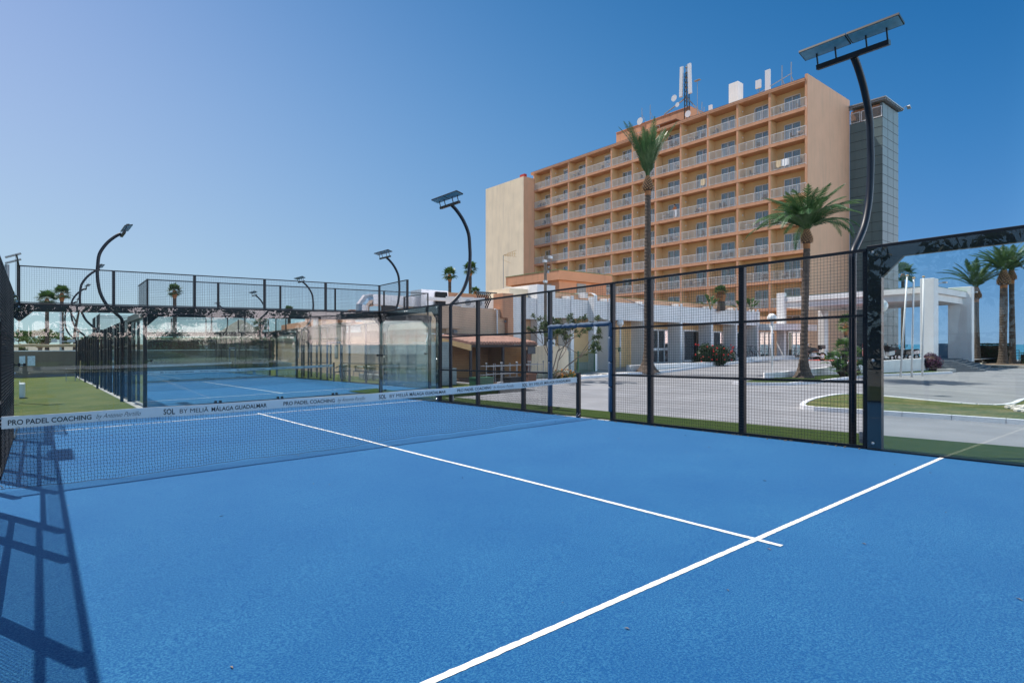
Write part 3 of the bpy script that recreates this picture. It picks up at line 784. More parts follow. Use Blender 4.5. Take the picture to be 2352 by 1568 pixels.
for k in range(NF+1):
    z = RF-ST*k
    b = MB()
    if k == 0:
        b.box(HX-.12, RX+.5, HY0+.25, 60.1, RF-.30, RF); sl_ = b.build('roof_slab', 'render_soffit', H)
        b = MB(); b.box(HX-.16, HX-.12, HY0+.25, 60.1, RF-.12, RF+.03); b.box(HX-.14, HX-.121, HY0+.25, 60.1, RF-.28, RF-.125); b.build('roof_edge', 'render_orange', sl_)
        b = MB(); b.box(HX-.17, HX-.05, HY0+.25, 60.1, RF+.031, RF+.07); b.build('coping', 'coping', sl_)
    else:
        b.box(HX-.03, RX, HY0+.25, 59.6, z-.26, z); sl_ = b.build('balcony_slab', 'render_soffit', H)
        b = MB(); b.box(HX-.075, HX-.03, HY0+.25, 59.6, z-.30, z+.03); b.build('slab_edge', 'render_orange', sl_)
rnd = random.Random(11)
# one railing of each width, linked to every bay of the same width
def railing(y0, y1, z, proto={}):
    L = round(y1-y0, 2)
    if L not in proto:
        b = MB(); n = int(round(L/.118))
        for k in range(n+1):
            y = L*k/n; t = .0085 if k % 7 else .02
            b.box(-.010, .010, y-t, y+t, (.05 if k % 7 else -.12), .96)
        b.box(-.026, .026, 0, L, .95, .995); b.box(-.02, .02, 0, L, .07, .10)
        proto[L] = b.build('balcony_railing', 'rail_white', H); o = proto[L]
    else:
        o = proto[L].copy(); COL.objects.link(o)
    # mesh is local to the hotel's base already shifted by the parent: move to its bay
    o.location = (HX-.045+ (0), y0, z) if False else (HX-.045, y0, z)
    return o
SHIFT = Vector((HX, HY0, 0))
win_proto = {}
def window(kind, y0, y1, z0, z1, x):
    """sliding balcony door in the wall plane x: frame > panes, curtains"""
    if kind not in win_proto:
        W = y1-y0; Hh = z1-z0
        b = MB()
        for (a, c) in ((0, .06), (W-.06, W), (W*.48, W*.52+.02)): b.box(-.05, .03, a, c, 0, Hh)
        b.box(-.05, .03, 0, W, Hh-.07, Hh); b.box(-.05, .03, 0, W, 0, .06)
        if 'shutter' in kind: b.box(-.10, .02, -.02, W+.02, Hh-.02, Hh+.2)
        f = b.build('balcony_door', 'frame_white', None); f.parent = H
        b = MB(); b.box(.003, .010, .06, W-.06, .06, Hh-.07); p = b.build('pane', 'window_glass', None); p.parent = f
        b = MB()
        n = 22
        rng = {'open': [(.0, .30), (.72, 1)], 'half': [(.0, .42)], 'full': [(0, 1)], 'gap': [(.0, .36), (.5, 1)]}[kind.split()[0]]
        for (r0, r1) in rng:
            m = max(3, int(n*(r1-r0)))
            for k in range(m):
                a = .06+(W-.12)*(r0+(r1-r0)*k/m); c = .06+(W-.12)*(r0+(r1-r0)*(k+1)/m)
                d0 = .10+.03*math.sin(k*2.1); d1 = .10+.03*math.sin((k+1)*2.1)
                b.quad((d0, a, .08), (d1, c, .08), (d1, c, Hh-.09), (d0, a, Hh-.09))
        p = b.build('curtain', 'curtain', None); p.parent = f
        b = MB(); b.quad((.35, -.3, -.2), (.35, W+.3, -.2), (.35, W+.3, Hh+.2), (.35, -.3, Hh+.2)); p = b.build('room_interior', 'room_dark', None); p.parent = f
        win_proto[kind] = f; o = f
    else:
        f = win_proto[kind]; o = f.copy(); COL.objects.link(o)
        for g_ in f.children: d = g_.copy(); COL.objects.link(d); d.parent = o
    o.location = Vector((x, y0, z0))-SHIFT
    return o
# the back wall in front of the rooms: one sheet with door openings per storey
bays = list(zip(FIN, FIN[1:]))
doors = []
for i, (y0, y1) in enumerate(bays):
    W = 1.72
    if i % 2 == 0: d0 = y0+1.30 if i == 0 else y0+1.05
    else: d0 = y0+.62
    doors.append((d0, d0+W))
bw = MB()
for k in range(NF):
    z1 = RF-ST*k-.26; z0 = RF-ST*(k+1)
    zt = z0+2.12
    prev = HY0+.25
    for (d0, d1) in doors:
        bw.box(RX-.16, RX-.002, prev, d0, z0, z1); prev = d1
        bw.box(RX-.16, RX-.002, d0, d1, zt, z1)
    bw.box(RX-.16, RX-.002, prev, 59.6, z0, z1)
bw.build('balcony_back_wall', 'render_yellow', H)
H_w = [o for o in COL.objects if o.name == 'wall'][0]
kinds = ['open', 'half', 'full', 'gap', 'full', 'half']
for k in range(NF):
    z0 = RF-ST*(k+1)
    for i, (d0, d1) in enumerate(doors):
        kd = kinds[rnd.randrange(6)]
        if k == 0 and i in (7, 9): kd = 'full shutter'
        window(kd, d0, d1, z0+.02, z0+2.12, RX-.10)
        y0, y1 = bays[i]
        o = railing(y0+.13, y1-.13 if i else y1-.13, 0)
        o.location = Vector((HX-.052, y0+.13, z0+.02))
for o in [o for o in COL.objects if o.name.startswith('balcony_railing')]:
    pass
# railing meshes were shifted by the parent's base when built: put every copy in its bay
for o in [o for o in COL.objects if o.name.startswith('balcony_railing')]:
    o.location = o.location
# partition poles and wall lights
for i in range(1, 11, 2):
    y = bays[i][1]-1.75 if i > 0 else 0
    for k in range(NF):
        z0 = RF-ST*(k+1)
        if (i*7+k*5) % 3: b = MB(); b.box(RX-.26, RX-.2, FIN[i]+2.28, FIN[i]+2.36, z0, z0+1.95); b.build('downpipe', 'rail_white', H)
        b = MB(); b.lathe([(.05,0),(.07,.06),(.03,.16)], (HX+.75, FIN[i+1]-.2, z0+1.85), 8); b.build('wall_light', 'globe', H)
# left wing beyond the balconies
b = MB(); b.box(53.7, 64, 59.46, 69.3, -.1, 27.75); lw = b.build('side_wing', 'render_cream', H)
b = MB(); b.box(53.72, 55.86, 59.42, 59.458, 2, 27.73); b.build('wing_flank', 'render_tan', lw)
b = MB(); b.box(53.9, 54.4, 59.5, 60.6, 27.75, 28.2); b.build('coping', 'red_paint', lw)
# penthouse on the roof
b = MB(); b.box(60, 66, 34, 46.2, RF-.2, 32.1); ph = b.build('penthouse', 'render_orange', H)
b = MB()
b.box(59.9, 60.0, 43.2, 44.9, 29.5, 30.4); b.box(59.9, 60.0, 38.0, 40.0, 29.7, 30.4); b.build('window_band', 'room_dark', ph)
b = MB(); b.prism([(57.6,34.4),(60.05,34.4),(60.05,38.4),(57.6,38.4)], 30.0, 30.12); b.build('canopy', 'rust', ph)
b = MB(); b.box(59.93, 66.02, 33.98, 46.22, 32.1, 32.18); b.build('coping', 'render_soffit', ph)
b = MB()
for z in (RF+.35, RF+.7, RF+1.05): b.bar((57.2, 36.6, z), (57.2, 41.4, z), .05)
for y in (36.6, 38, 39.7, 41.4): b.bar((57.2, y, RF), (57.2, y, RF+1.05), .06)
b.build('roof_railing', 'metal_grey', H)
# glass clad stair tower at the right
TX0, TX1, TY0, TY1, TZ = 66.33, 71.2, 14.2, 17.45, 28.3
b = MB(); b.box(TX0, TX1, TY0, TY1, -.1, TZ-1.9); b.box(TX0+.1, TX1, TY0, TY0+.25, TZ-1.9, TZ-.35); tw = b.build('stair_tower', 'clad_panel', H)
b = MB()
for k in range(26):
    z = TZ-1.9-k*1.03
    b.box(TX0-.012, TX0-.001, TY0, TY1, z-.018, z+.018); b.box(TX0, TX1, TY0-.012, TY0-.001, z-.018, z+.018)
b.box(TX0-.011, TX0-.002, TY0+1.0, TY0+1.02, 0, TZ-1.9)
for x in (TX0+1.6, TX0+3.25): b.box(x, x+.02, TY0-.011, TY0-.002, 0, TZ-.4)
b.box(TX0-.02, TX0-.0005, TY0-.02, TY0-.0005, 0, TZ-.4)
b.build('cladding_joints', 'clad_joint', tw)
b = MB()
for (a, c) in ((TY0+.05, TY0+1.05), (TY0+1.15, TY0+2.1), (TY0+2.2, TY1-.05)):
    b.box(TX0, TX0+.06, a, c, TZ-1.85, TZ-1.78); b.box(TX0, TX0+.06, a, c, TZ-.75, TZ-.68); b.box(TX0, TX0+.06, a, a+.06, TZ-1.78, TZ-.75); b.box(TX0, TX0+.06, c-.06, c, TZ-1.78, TZ-.75)
b.build('louvre_frame', 'rail_white', tw)
b = MB()
for k in range(17): b.box(TX0+.02, TX0+.05, TY0+.1, TY1-.1, TZ-1.76+k*.06, TZ-1.735+k*.06)
b.build('louvre', 'louvre_grey', tw)
b = MB(); b.box(TX0+.3, TX1-.3, TY0+.3, TY1, TZ-1.9, TZ-.35); b.build('core', 'render_soffit', tw)
b = MB(); b.box(TX0-.35, TX1+.45, TY0-.45, TY1+.1, TZ+.02, TZ+.14)
for k in range(14): b.box(TX0-.2+k*.4, TX0-.1+k*.4, TY0-.4, TY1, TZ-.16, TZ+.018)
b.build('tower_roof', 'metal_grey', tw)
b = MB(); b.box(TX0-.3, TX0-.1, TY1-.3, TY1, TZ-.35, TZ-.1); b.bar((TX1+.3, TY0-.2, TZ+.2), (TX1+.9, TY0-.6, TZ+.55), .06); b.obox((TX1+1.1, TY0-.7, TZ+.4), (.5,.35,.1), Matrix.Rotation(.5,3,'Y')); b.build('roof_lamp', 'metal_grey', tw)
# things on the roof
b = MB(); b.box(60.9, 62.1, 27.9, 29.1, RF-.1, 33.5); tag(b.build('chimney', 'render_white', None), 'plain white chimney block standing on the hotel roof', 'chimney')
def antenna_panel(name, label, p, h, ph, w):
    t = thing(name, label, 'antenna', p)
    b = MB(); b.box(p[0]-.1, p[0]+.12, p[1]-w/2, p[1]+w/2, p[2]+h-ph, p[2]+h); b.build('panel', 'dish_white', t)
    b = MB(); b.tube([(p[0]+.2, p[1], p[2]), (p[0]+.2, p[1], p[2]+h-.1)], .045, 6); b.bar((p[0]+.8, p[1]+.2, p[2]), (p[0]+.2, p[1], p[2]+h*.45), .05); b.build('mast', 'metal_grey', t)
t = thing('antenna_mast', 'dark lattice mast with two tall white antenna panels above the penthouse corner', 'antenna', (59.3, 34.0, RF))
mx_, my_ = 59.3, 34.0
b = MB()
for dx_, dy_ in ((-.3,-.3),(.3,-.3),(0,.35)): b.tube([(mx_+dx_, my_+dy_, RF), (mx_+dx_*.6, my_+dy_*.6, 36.2)], .06, 6)
for k in range(12):
    z = RF+.6*k; b.bar((mx_-.3, my_-.3, z), (mx_+.3, my_-.3, z+.5), .035); b.bar((mx_+.3, my_-.3, z), (mx_, my_+.35, z+.5), .035); b.bar((mx_, my_+.35, z), (mx_-.3, my_-.3, z+.5), .035)
b.build('lattice', 'cable_black', t)
b = MB(); b.tube([(mx_, my_, 32), (mx_, my_, 37.2)], .07, 6)
for k in range(5): b.lathe([(.12,0),(.2,.08),(.1,.16)], (mx_, my_, 34.2+.65*k), 8)
b.build('mast', 'metal_grey', t)
for (dy_, ln) in ((.62, .03), (-.62, -.03)):
    b = MB(); b.obox((mx_-.2, my_+dy_, 35.2), (.24,.42,3.8), Matrix.Rotation(ln,3,'X')); b.build('antenna_panel', 'dish_white', t)
for q in ((59.6, 37.6, 32.1), (59.5, 30.6, RF)):
    b = MB(); b.bar((mx_, my_, 33.1), q, .13); b.build('stay', 'metal_grey', t)
for (p, r) in (((58.9, 35.6, 33.4), .42), ((58.9, 35.1, 32.4), .3)):
    b = MB(); b.tube([(p[0]+.1, p[1], p[2]), (p[0], p[1], p[2])], [r*.8, r], 14); b.build('dish', 'dish_white', t)
antenna_panel('roof_antenna', 'short white antenna panel beside the roof edge left of the chimney', (58.2, 29.9, RF), 1.75, 1.3, .42)
antenna_panel('roof_antenna', 'small grey antenna panel standing next to the chimney', (58.2, 28.7, RF), .9, .6, .5)
antenna_panel('roof_antenna', 'squarish white antenna panel at the left end of the pipe rack', (58.4, 24.0, RF), 2.75, .9, .6)
antenna_panel('roof_antenna', 'tall white antenna panel second on the roof pipe rack', (58.4, 22.9, RF), 3.5, 2.4, .55)
t = thing('antenna_rack', 'thin grey pipe rack with two bare poles at the right roof end', 'antenna', (58.4, 21.2, RF))
b = MB()
for y in (21.3, 20.3): b.tube([(58.4, y, RF), (58.4, y, RF+3.4)], .05, 6); b.bar((58.4, y-.8, RF), (58.4, y, RF+1.9), .06)
b.bar((58.4, 24.2, RF+1.2), (58.4, 20.2, RF+2.2), .06)
for y in (21.3, 23, 24.2): b.bar((58.4, y, RF+1.7), (58.9, y-.6, RF), .02)
b.build('pipe_frame', 'metal_grey', t)
t = thing('antenna_rack', 'low cluster of thin aerials and a round dish right of the penthouse', 'antenna', (58.4, 32.4, RF))
b = MB()
for y, h in ((33.0, 2.1), (31.8, 2.3), (31.2, 2.6), (30.9, 1.9)): b.tube([(58.4, y, RF), (58.4, y, RF+h)], .045, 6)
b.tube([(58.5, 31.9, RF), (58.5, 31.9, RF+5.6)], .035, 6); b.box(58.3, 58.7, 31.5, 32.3, RF+5.5, RF+5.56)
for y in (33, 31.8, 31.2): b.bar((58.4, y, RF+1.3), (58.4, y-.7, RF), .04); b.bar((58.4, y, RF+1.0), (58.4, y+.6, RF), .03)
b.bar((58.4, 33, RF+1.3), (58.4, 30.8, RF+1.1), .04); b.build('aerials', 'metal_grey', t)
b = MB(); b.tube([(58.35, 33.1, RF+1.7), (58.25, 33.1, RF+1.7)], [.36, .42], 14); b.build('dish', 'dish_white', t)
t = thing('satellite_dish', 'round white dish on the far end of the penthouse roof', 'antenna', (60, 41.6, 32.1))
b = MB(); b.tube([(59.9, 41.8, 32.5), (59.8, 41.8, 32.5)], [.4, .5], 16); b.build('dish', 'dish_white', t)
b = MB(); b.tube([(60, 41.6, 32.1), (60, 41.6, 34.3)], .04, 6); b.tube([(60, 40.2, 32.1), (60, 40.2, 34.3)], .04, 6); b.bar((60, 40.9, 32.1), (60, 41.6, 33.4), .04); b.bar((60, 39.6, 32.1), (60, 40.2, 33.4), .04); b.build('pole', 'metal_grey', t)
# balcony furniture, towels
def make_chair():
    t = thing('balcony_chair', 'small dark patio chair behind the white balcony rails', 'chair', (0,0,0), 0, 'chairs and tables on the balconies')
    b = MB(); b.box(-.22, .22, -.22, .22, .40, .44)
    b.build('seat', 'wicker', t)
    b = MB(); b.box(.19, .23, -.22, .22, .42, .86); b.build('backrest', 'wicker', t)
    for sx, sy in ((-1,-1),(1,-1),(1,1),(-1,1)): b = MB(); b.bar((.2*sx, .2*sy, 0), (.2*sx, .2*sy, .41), .03); b.build('leg', 'wicker', t)
    return t
def make_table():
    t = thing('balcony_table', 'small white plastic table behind the white balcony rails', 'table', (0,0,0), 0, 'chairs and tables on the balconies')
    b = MB(); b.lathe([(.01,.66),(.33,.66),(.33,.69),(.01,.69)], (0,0,0), 14); b.build('tabletop', 'plastic_white', t)
    for a in range(3): b = MB(); b.bar((.24*math.cos(a*2.1), .24*math.sin(a*2.1), 0), (.18*math.cos(a*2.1), .18*math.sin(a*2.1), .66), .03); b.build('leg', 'plastic_white', t)
    return t
ch = make_chair(); tb_ = make_table(); fc = ft = True
for k in range(NF):
    for i in range(11):
        if rnd.random() < .62:
            z0 = RF-ST*(k+1)+.02; y0, y1 = bays[i]
            ord1 = ('top','second','third','fourth','fifth','sixth','seventh','eighth','ninth')[k]; ord2 = ('first','second','third','fourth','fifth','sixth','seventh','eighth','ninth','tenth','eleventh')[i]
            for j in range(2 if rnd.random() < .5 else 1):
                p = (HX+.5+rnd.random()*.2, y0+.6+rnd.random()*(y1-y0-1.2), z0); a = rnd.choice([0, PI/2, -PI/2, .5])
                lb_ = '%sdark patio chair, %s row of balconies, %s bay from the right' % ('' if j == 0 else 'other ', ord1, ord2)
                if fc: ch.location = p; ch.rotation_euler = (0,0,a); ch['label'] = lb_; fc = False
                else: dup(ch, p, a, lb_)
            if rnd.random() < .6:
                p = (HX+.55, y0+.5+rnd.random()*(y1-y0-1), z0)
                lb_ = 'white patio table, %s row of balconies, %s bay from the right' % (ord1, ord2)
                if ft: tb_.location = p; tb_['label'] = lb_; ft = False
                else: dup(tb_, p, 0, lb_)
def towel(y0, y1, k, m, label, drop=.75):
    z = RF-ST*(k+1)+1.03; b = MB(); n = 10; 
    for j in range(n):
        a = y0+(y1-y0)*j/n; c = y0+(y1-y0)*(j+1)/n
        o0 = .02*math.sin(j*1.7); o1 = .02*math.sin((j+1)*1.7)
        for (x0, x1, za, zb) in ((-.10, -.09, z-drop+.05*math.sin(j), z), (-.09, .03, z, z), (.03, .04, z, z-drop*.7)):
            b.quad((HX+x0+o0, a, za), (HX+x0+o1, c, za), (HX+x1+o1, c, zb), (HX+x1+o0, a, zb))
    tag(b.build('towel', m), label, 'towel')
towel(19.35, 20.1, 2, 'towel_white', 'white towel over the rail of the right-end balcony, third floor down')
towel(20.15, 20.7, 2, 'towel_beige', 'beige towel beside the white one on the right-end balcony rail')
towel(29.1, 29.7, 2, 'towel_beige', 'beige towel hanging alone over a middle balcony rail')
towel(33.0, 33.3, 3, 'towel_white', 'white cloth hung at the end of a middle balcony rail', .9)

# ------------------------------------------------------------------ lobby building
Lb = thing('lobby_building', 'low white hotel lobby wing with deep fascia, columns and shop windows', 'building', (32, 16.4, 0))
YF = 16.4
b = MB(); b.box(19.5, 44.3, YF, YF+.3, 3.35, 4.55); b.build('fascia', 'render_white', Lb)
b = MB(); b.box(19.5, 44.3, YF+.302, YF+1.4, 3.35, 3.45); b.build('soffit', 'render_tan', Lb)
b = MB(); b.box(19.4, 44, YF+.9, YF+1.2, 4.4, 4.98); pw = b.build('parapet', 'render_tan', Lb)
b = MB(); b.box(19.35, 44.05, YF+.87, YF+1.25, 4.98, 5.01); b.build('green_edging', 'green_felt', pw)
b = MB(); b.box(19.5, 44.3, YF+1.4, YF+6, -.1, 4.4); b.build('wall', 'render_yellow', Lb)
def lob_col(x, w_=.5, top=4.75, z0=-.1):
    b = MB(); b.box(x-.14, x+.14, YF-.06, YF-.002, z0, top); b.box(x-.139, x+.139, YF-.002, YF+1.1, z0, 3.349); b.box(x-.139, x+.139, YF+.302, YF+.8, 4.5, top)
    return b.build('column', 'render_white', Lb, bevel=.02)
for x, tp in ((21.2, 4.75), (24.7, 4.75), (28.4, 4.75), (32.7, 4.75), (36.8, 4.75), (40.4, 4.75), (43.9, 4.75)): lob_col(x, .52, tp)
# arched rib column
b = MB(); b.box(22.68, 22.98, YF-.5, YF-.003, -.1, 4.75)
n = 6
for k in range(n):
    a0 = PI/2*k/n; a1 = PI/2*(k+1)/n
    b.quad((22.68, YF-.5+.9*(1-math.cos(a0)), 4.75+.32*math.sin(a0)), (22.98, YF-.5+.9*(1-math.cos(a0)), 4.75+.32*math.sin(a0)), (22.98, YF-.5+.9*(1-math.cos(a1)), 4.75+.32*math.sin(a1)), (22.68, YF-.5+.9*(1-math.cos(a1)), 4.75+.32*math.sin(a1)))
b.box(22.68, 22.98, YF-.003+.31, YF+1.3, 4.72, 5.07)
b.build('column', 'render_white', Lb)
b = MB(); b.box(22.99, 24.5, YF+1.2, YF+1.39, -.1, .55); b.box(25.0,25.1,YF+1.2,YF+1.39,-.1,.5); b.build('plinth', 'render_grey', Lb)
def shopwin(x0, x1, z0, z1, mull, m='door_glass_green', y=YF+1.33, bars=0, name='shop_window', dark=True):
    b = MB()
    for k in range(mull+1):
        x = x0+(x1-x0)*k/mull; b.box(x-.045, x+.045, y-.04, y+.05, z0, z1)
    b.box(x0, x1, y-.04, y+.05, z1-.09, z1+.02); b.box(x0, x1, y-.04, y+.05, z0-.02, z0+.09)
    if bars: b.box(x0, x1, y-.04, y+.05, z0+bars-.09, z0+bars+.09)
    f = b.build(name, 'frame_white', Lb)
    b = MB(); b.box(x0+.02, x1-.02, y, y+.01, z0, z1); b.build('pane', m, f)
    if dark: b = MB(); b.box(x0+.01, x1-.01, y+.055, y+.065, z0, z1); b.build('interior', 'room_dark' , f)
    return f
shopwin(30.9, 34.0, .3, 2.85, 4, 'window_glass', bars=1.05, name='glass_door')
shopwin(34.9, 37.7, .38, 2.85, 1, 'window_glass', YF+1.3)
shopwin(39.1, 41.8, .42, 2.8, 2, 'window_glass', YF+1.3)
shopwin(42.6, 43.6, .5, 2.8, 1, 'door_glass_green', YF+1.3)
b = MB(); b.box(40.0, 41.75, YF+1.318, YF+1.352, .5, 2.7); b.build('blind', 'curtain', Lb)
# white stair block and pillar at the left end of the lobby
b = MB(); b.box(16.0, 19.49, YF-.25, YF+3, 3.2, 4.42); b.box(16.0, 16.9, YF-.25, YF+3, -.1, 3.2); b.box(18.05, 19.49, YF-.3, YF+3, -.1, 5.25); b.build('stair_block', 'render_white', Lb)
b = MB(); b.box(16.9, 18.05, YF+.3, YF+3, -.1, 3.2); b.build('recess_wall', 'render_tan', Lb)
b = MB(); b.box(16.6, 18.0, YF+.5, YF+2.5, 4.42, 5.0); b.build('roof_parapet', 'render_cream', Lb)
# flat canopy corner between lobby and porch, glazed entrance
b = MB(); b.prism([(44.3,16.7),(44.3,15.0),(46.5,14.2),(50.5,14.2),(50.5,16.7)], 2.95, 3.5); b.build('entrance_canopy', 'render_white', Lb)
shopwin(46.2, 48.8, .45, 2.85, 3, 'door_glass_green', YF+1.0)
shopwin(51.6, 54.2, .45, 2.95, 3, 'door_glass_green', YF+1.0)
b = MB(); b.box(44.3, 55.8, YF+1.15, YF+1.3, -.1, 4.3); b.build('entrance_wall', 'render_tan', Lb)
# flood lamp on the fascia
t = thing('wall_lamp', 'small grey floodlight on a bent arm above the white fascia', 'lamp', (27.8, YF-.1, 4.5))
b = MB(); b.bar((27.2, YF+.9, 4.95), (27.9, YF-.4, 4.3), .04); b.build('arm', 'metal_grey', t)
b = MB(); b.obox((28.05, YF-.55, 4.2), (.3,.25,.1), Matrix.Rotation(.4,3,'X')); b.build('lamp_head', 'metal_grey', t)

# ------------------------------------------------------------------ entrance canopy on tall columns
Pc = thing('entrance_porch', 'white flat canopy on four tall square columns before the hotel', 'canopy', (50, 10, 0))
GZ = .3
def pcol(x0, x1, y0, y1, top, z0=GZ): b = MB(); b.box(x0, x1, y0, y1, z0, top); return b.build('column', 'render_white', Pc, bevel=.02)
pcol(45.3, 46.35, 3.9, 4.75, 6.5, .2); pcol(53.8, 54.5, 3.6, 5.2, 6.4, -.1); pcol(46.9, 47.35, 15.5, 16.2, 6.3); pcol(54.6, 55.5, 15.3, 15.9, 5.0)
b = MB()
poly = [(45.75,4.1),(54.2,3.95),(55.8,9),(55.8,15.9),(47.1,15.9)]
b.prism(poly, 5.52, 5.97); cn = b.build('roof_slab', 'render_white', Pc)
b = MB(); b.prism([(46.05,4.35),(54.0,4.2),(55.7,9),(55.7,15.7),(47.35,15.7)], 5.0, 5.518); b.build('beam', 'render_white', Pc)
b = MB(); b.prism([(45.73,4.08),(54.22,3.93),(55.82,9),(55.82,15.92),(47.08,15.92)], 5.971, 5.99); b.build('green_edging', 'green_felt', cn)
for (x, y, z) in ((50, 9, 4.97), (52, 12.5, 4.97)):
    b = MB(); b.box(x-.3, x+.3, y-.1, y+.1, 4.9, 4.998); b.build('ceiling_lamp', 'metal_grey', Pc)
for (x, y, z) in ((46.4, 4.0, 6.15), (54.55, 4.0, 5.9)):
    b = MB(); b.bar((x-.1, y, z), (x+.75, y-.25, z+.12), .05); b.box(x+.6, x+.95, y-.4, y-.15, z+.08, z+.17); b.build('floodlight', 'metal_grey', Pc)
# ramp wall
def wall_path(name, pts, label, cat='wall', th=.25, m='render_white', z0=-.3, cap=None):
    b = MB()
    for (xa, ya, za), (xb, yb, zb) in zip(pts, pts[1:]):
        d = Vector((xb-xa, yb-ya, 0)).normalized(); nn = Vector((-d.y, d.x, 0))*th
        i = len(b.v)
        b.v += [(xa,ya,z0),(xb,yb,z0),(xb+nn.x,yb+nn.y,z0),(xa+nn.x,ya+nn.y,z0),(xa,ya,za),(xb,yb,zb),(xb+nn.x,yb+nn.y,zb),(xa+nn.x,ya+nn.y,za)]
        b.f += [(i,i+1,i+5,i+4),(i+2,i+3,i+7,i+6),(i+4,i+5,i+6,i+7),(i,i+4,i+7,i+3),(i+1,i+2,i+6,i+5)]
    return tag(b.build(name, m), label, cat)
wall_path('ramp_wall', [(24.9,5.9,.25),(25.4,5.35,.27),(27.5,5.15,.34),(30.9,4.9,.44),(32.9,4.4,.6),(33.6,4.15,.68),(37,3.65,.75),(40.8,3.3,.8),(45.3,3.6,.82)], 'low white curved wall holding the entrance ramp behind the palm')
wall_path('low_wall', [(24.0,14.0,.42),(28.9,13.7,.46),(34.6,13.75,.46)], 'low white wall on the pavement left of the flowering bush', th=.4)
wall_path('low_wall', [(37.3,14.25,.72),(40.8,14.3,.73),(46.6,14.4,.76)], 'low white wall on the pavement in front of the bicycles', th=.4)
# slate steps up to the porch from the car park
st_ = thing('steps', 'wide dark slate steps beside the purple bush below the porch', 'steps', (47, 3, 0))
for k in range(6):
    b = MB(); b.prism([(42.0+.28*k, 2.2+.2*k), (44.5, .9+.34*k), (54.5-.3*k, 2.5+.3*k), (54.5, 5.6), (42.6+.28*k, 5.2)], -.1+.115*k-.11, -.1+.115*(k+1)); b.build('step', 'step_slate', st_)
b = MB(); b.box(41.0, 42.4, 1.9, 2.6, -.1, .12); tag(b.build('stone_block', 'concrete'), 'pale stone block at the left foot of the slate steps', 'block')
wall_path('planter_wall', [(52.2,3.0,.12),(55.5,3.4,.13),(57.5,3.7,.14)], 'low cream planter kerb wall right of the slate steps', th=.5, m='render_cream')
wall_path('planter_wall', [(56,5.1,.22),(62,4.6,.24)], 'cream planter wall at the foot of the single tall palm', th=.5, m='render_cream')
g = MB(); g.prism([(56,-6),(70,-10),(70,5),(56,4.1),(57.5,1.5)], -.12, .04); structure(g.build('planting_bed', 'soil'))

# ------------------------------------------------------------------ orange annexe, service buildings, roofs
def block(name, label, boxes, cat='building', loc=None):
    t = thing(name, label, cat, loc or (boxes[0][1][0], boxes[0][1][2], boxes[0][1][4]))
    for (pn, bb, m) in boxes:
        b = MB(); b.box(*bb); b.build(pn, m, t)
    return t
an = block('annexe', 'orange flat roofed annexe in front of the hotel wing', [
  ('wall', (29.5, 35.4, 26.2, 32.6, 0, 7.15), 'render_orange'), ('roof_overhang', (29.15, 35.8, 25.85, 33.0, 7.15, 7.95), 'render_orange'), ('green_edging', (29.12, 35.83, 25.82, 33.03, 7.95, 8.0), 'green_felt'),
  ('louvre_shutter', (29.44, 29.5, 27.2, 28.7, 5.6, 6.9), 'louvre_grey'), ('shuttered_window', (29.44, 29.5, 29.9, 31.3, 5.4, 6.8), 'louvre_grey'), ('door', (29.44, 29.5, 31.7, 32.4, 5.0, 6.8), 'frame_white'), ('window', (31.6, 32.7, 26.14, 26.2, 5.7, 7.0), 'louvre_grey')])
t = thing('tv_aerial', 'thin yellow television aerial on a pole beside the annexe', 'antenna', (29.0, 33.2, 6))
b = MB(); b.tube([(29, 33.2, 5.6), (29, 33.2, 10.0)], .03, 6); b.build('pole', 'metal_grey', t)
b = MB()
for dz in (-.12, 0, .12): b.bar((29, 33.2, 10), (29.6, 32.0, 10.1+dz*2.4), .03)
for k in range(5): b.bar((29.05, 33.5-.12*k, 9.7-.05*k), (29.3, 32.9-.12*k, 9.4-.05*k), .02)
for k in range(4): b.bar((29.2+.1*k, 32.75-.2*k, 9.85), (29.2+.1*k, 32.75-.2*k, 10.25), .03)
b.build('aerial', 'beam_yellow', t)
t = thing('camera_pole', 'weathered dark pole carrying white security cameras', 'pole', (17.6, 14.9, 3))
b = MB(); b.tube([(17.6, 14.9, -.1), (17.6, 14.9, 6.75)], .085, 8); b.build('pole', 'bark', t)
for k, (dx_, dz) in enumerate(((.25, 6.65), (-.18, 6.4), (-.15, 5.25))):
    b = MB(); b.obox((17.6+dx_, 14.75, dz), (.28,.13,.13), Matrix.Rotation(.3,3,'Z')); b.build('security_camera', 'plastic_white', t)
b = MB(); b.box(17.66, 17.8, 14.8, 14.9, 5.75, 5.9); b.sphere((17.75, 14.8, 6.1), .07, 5); b.build('junction_box', 'metal_grey', t)
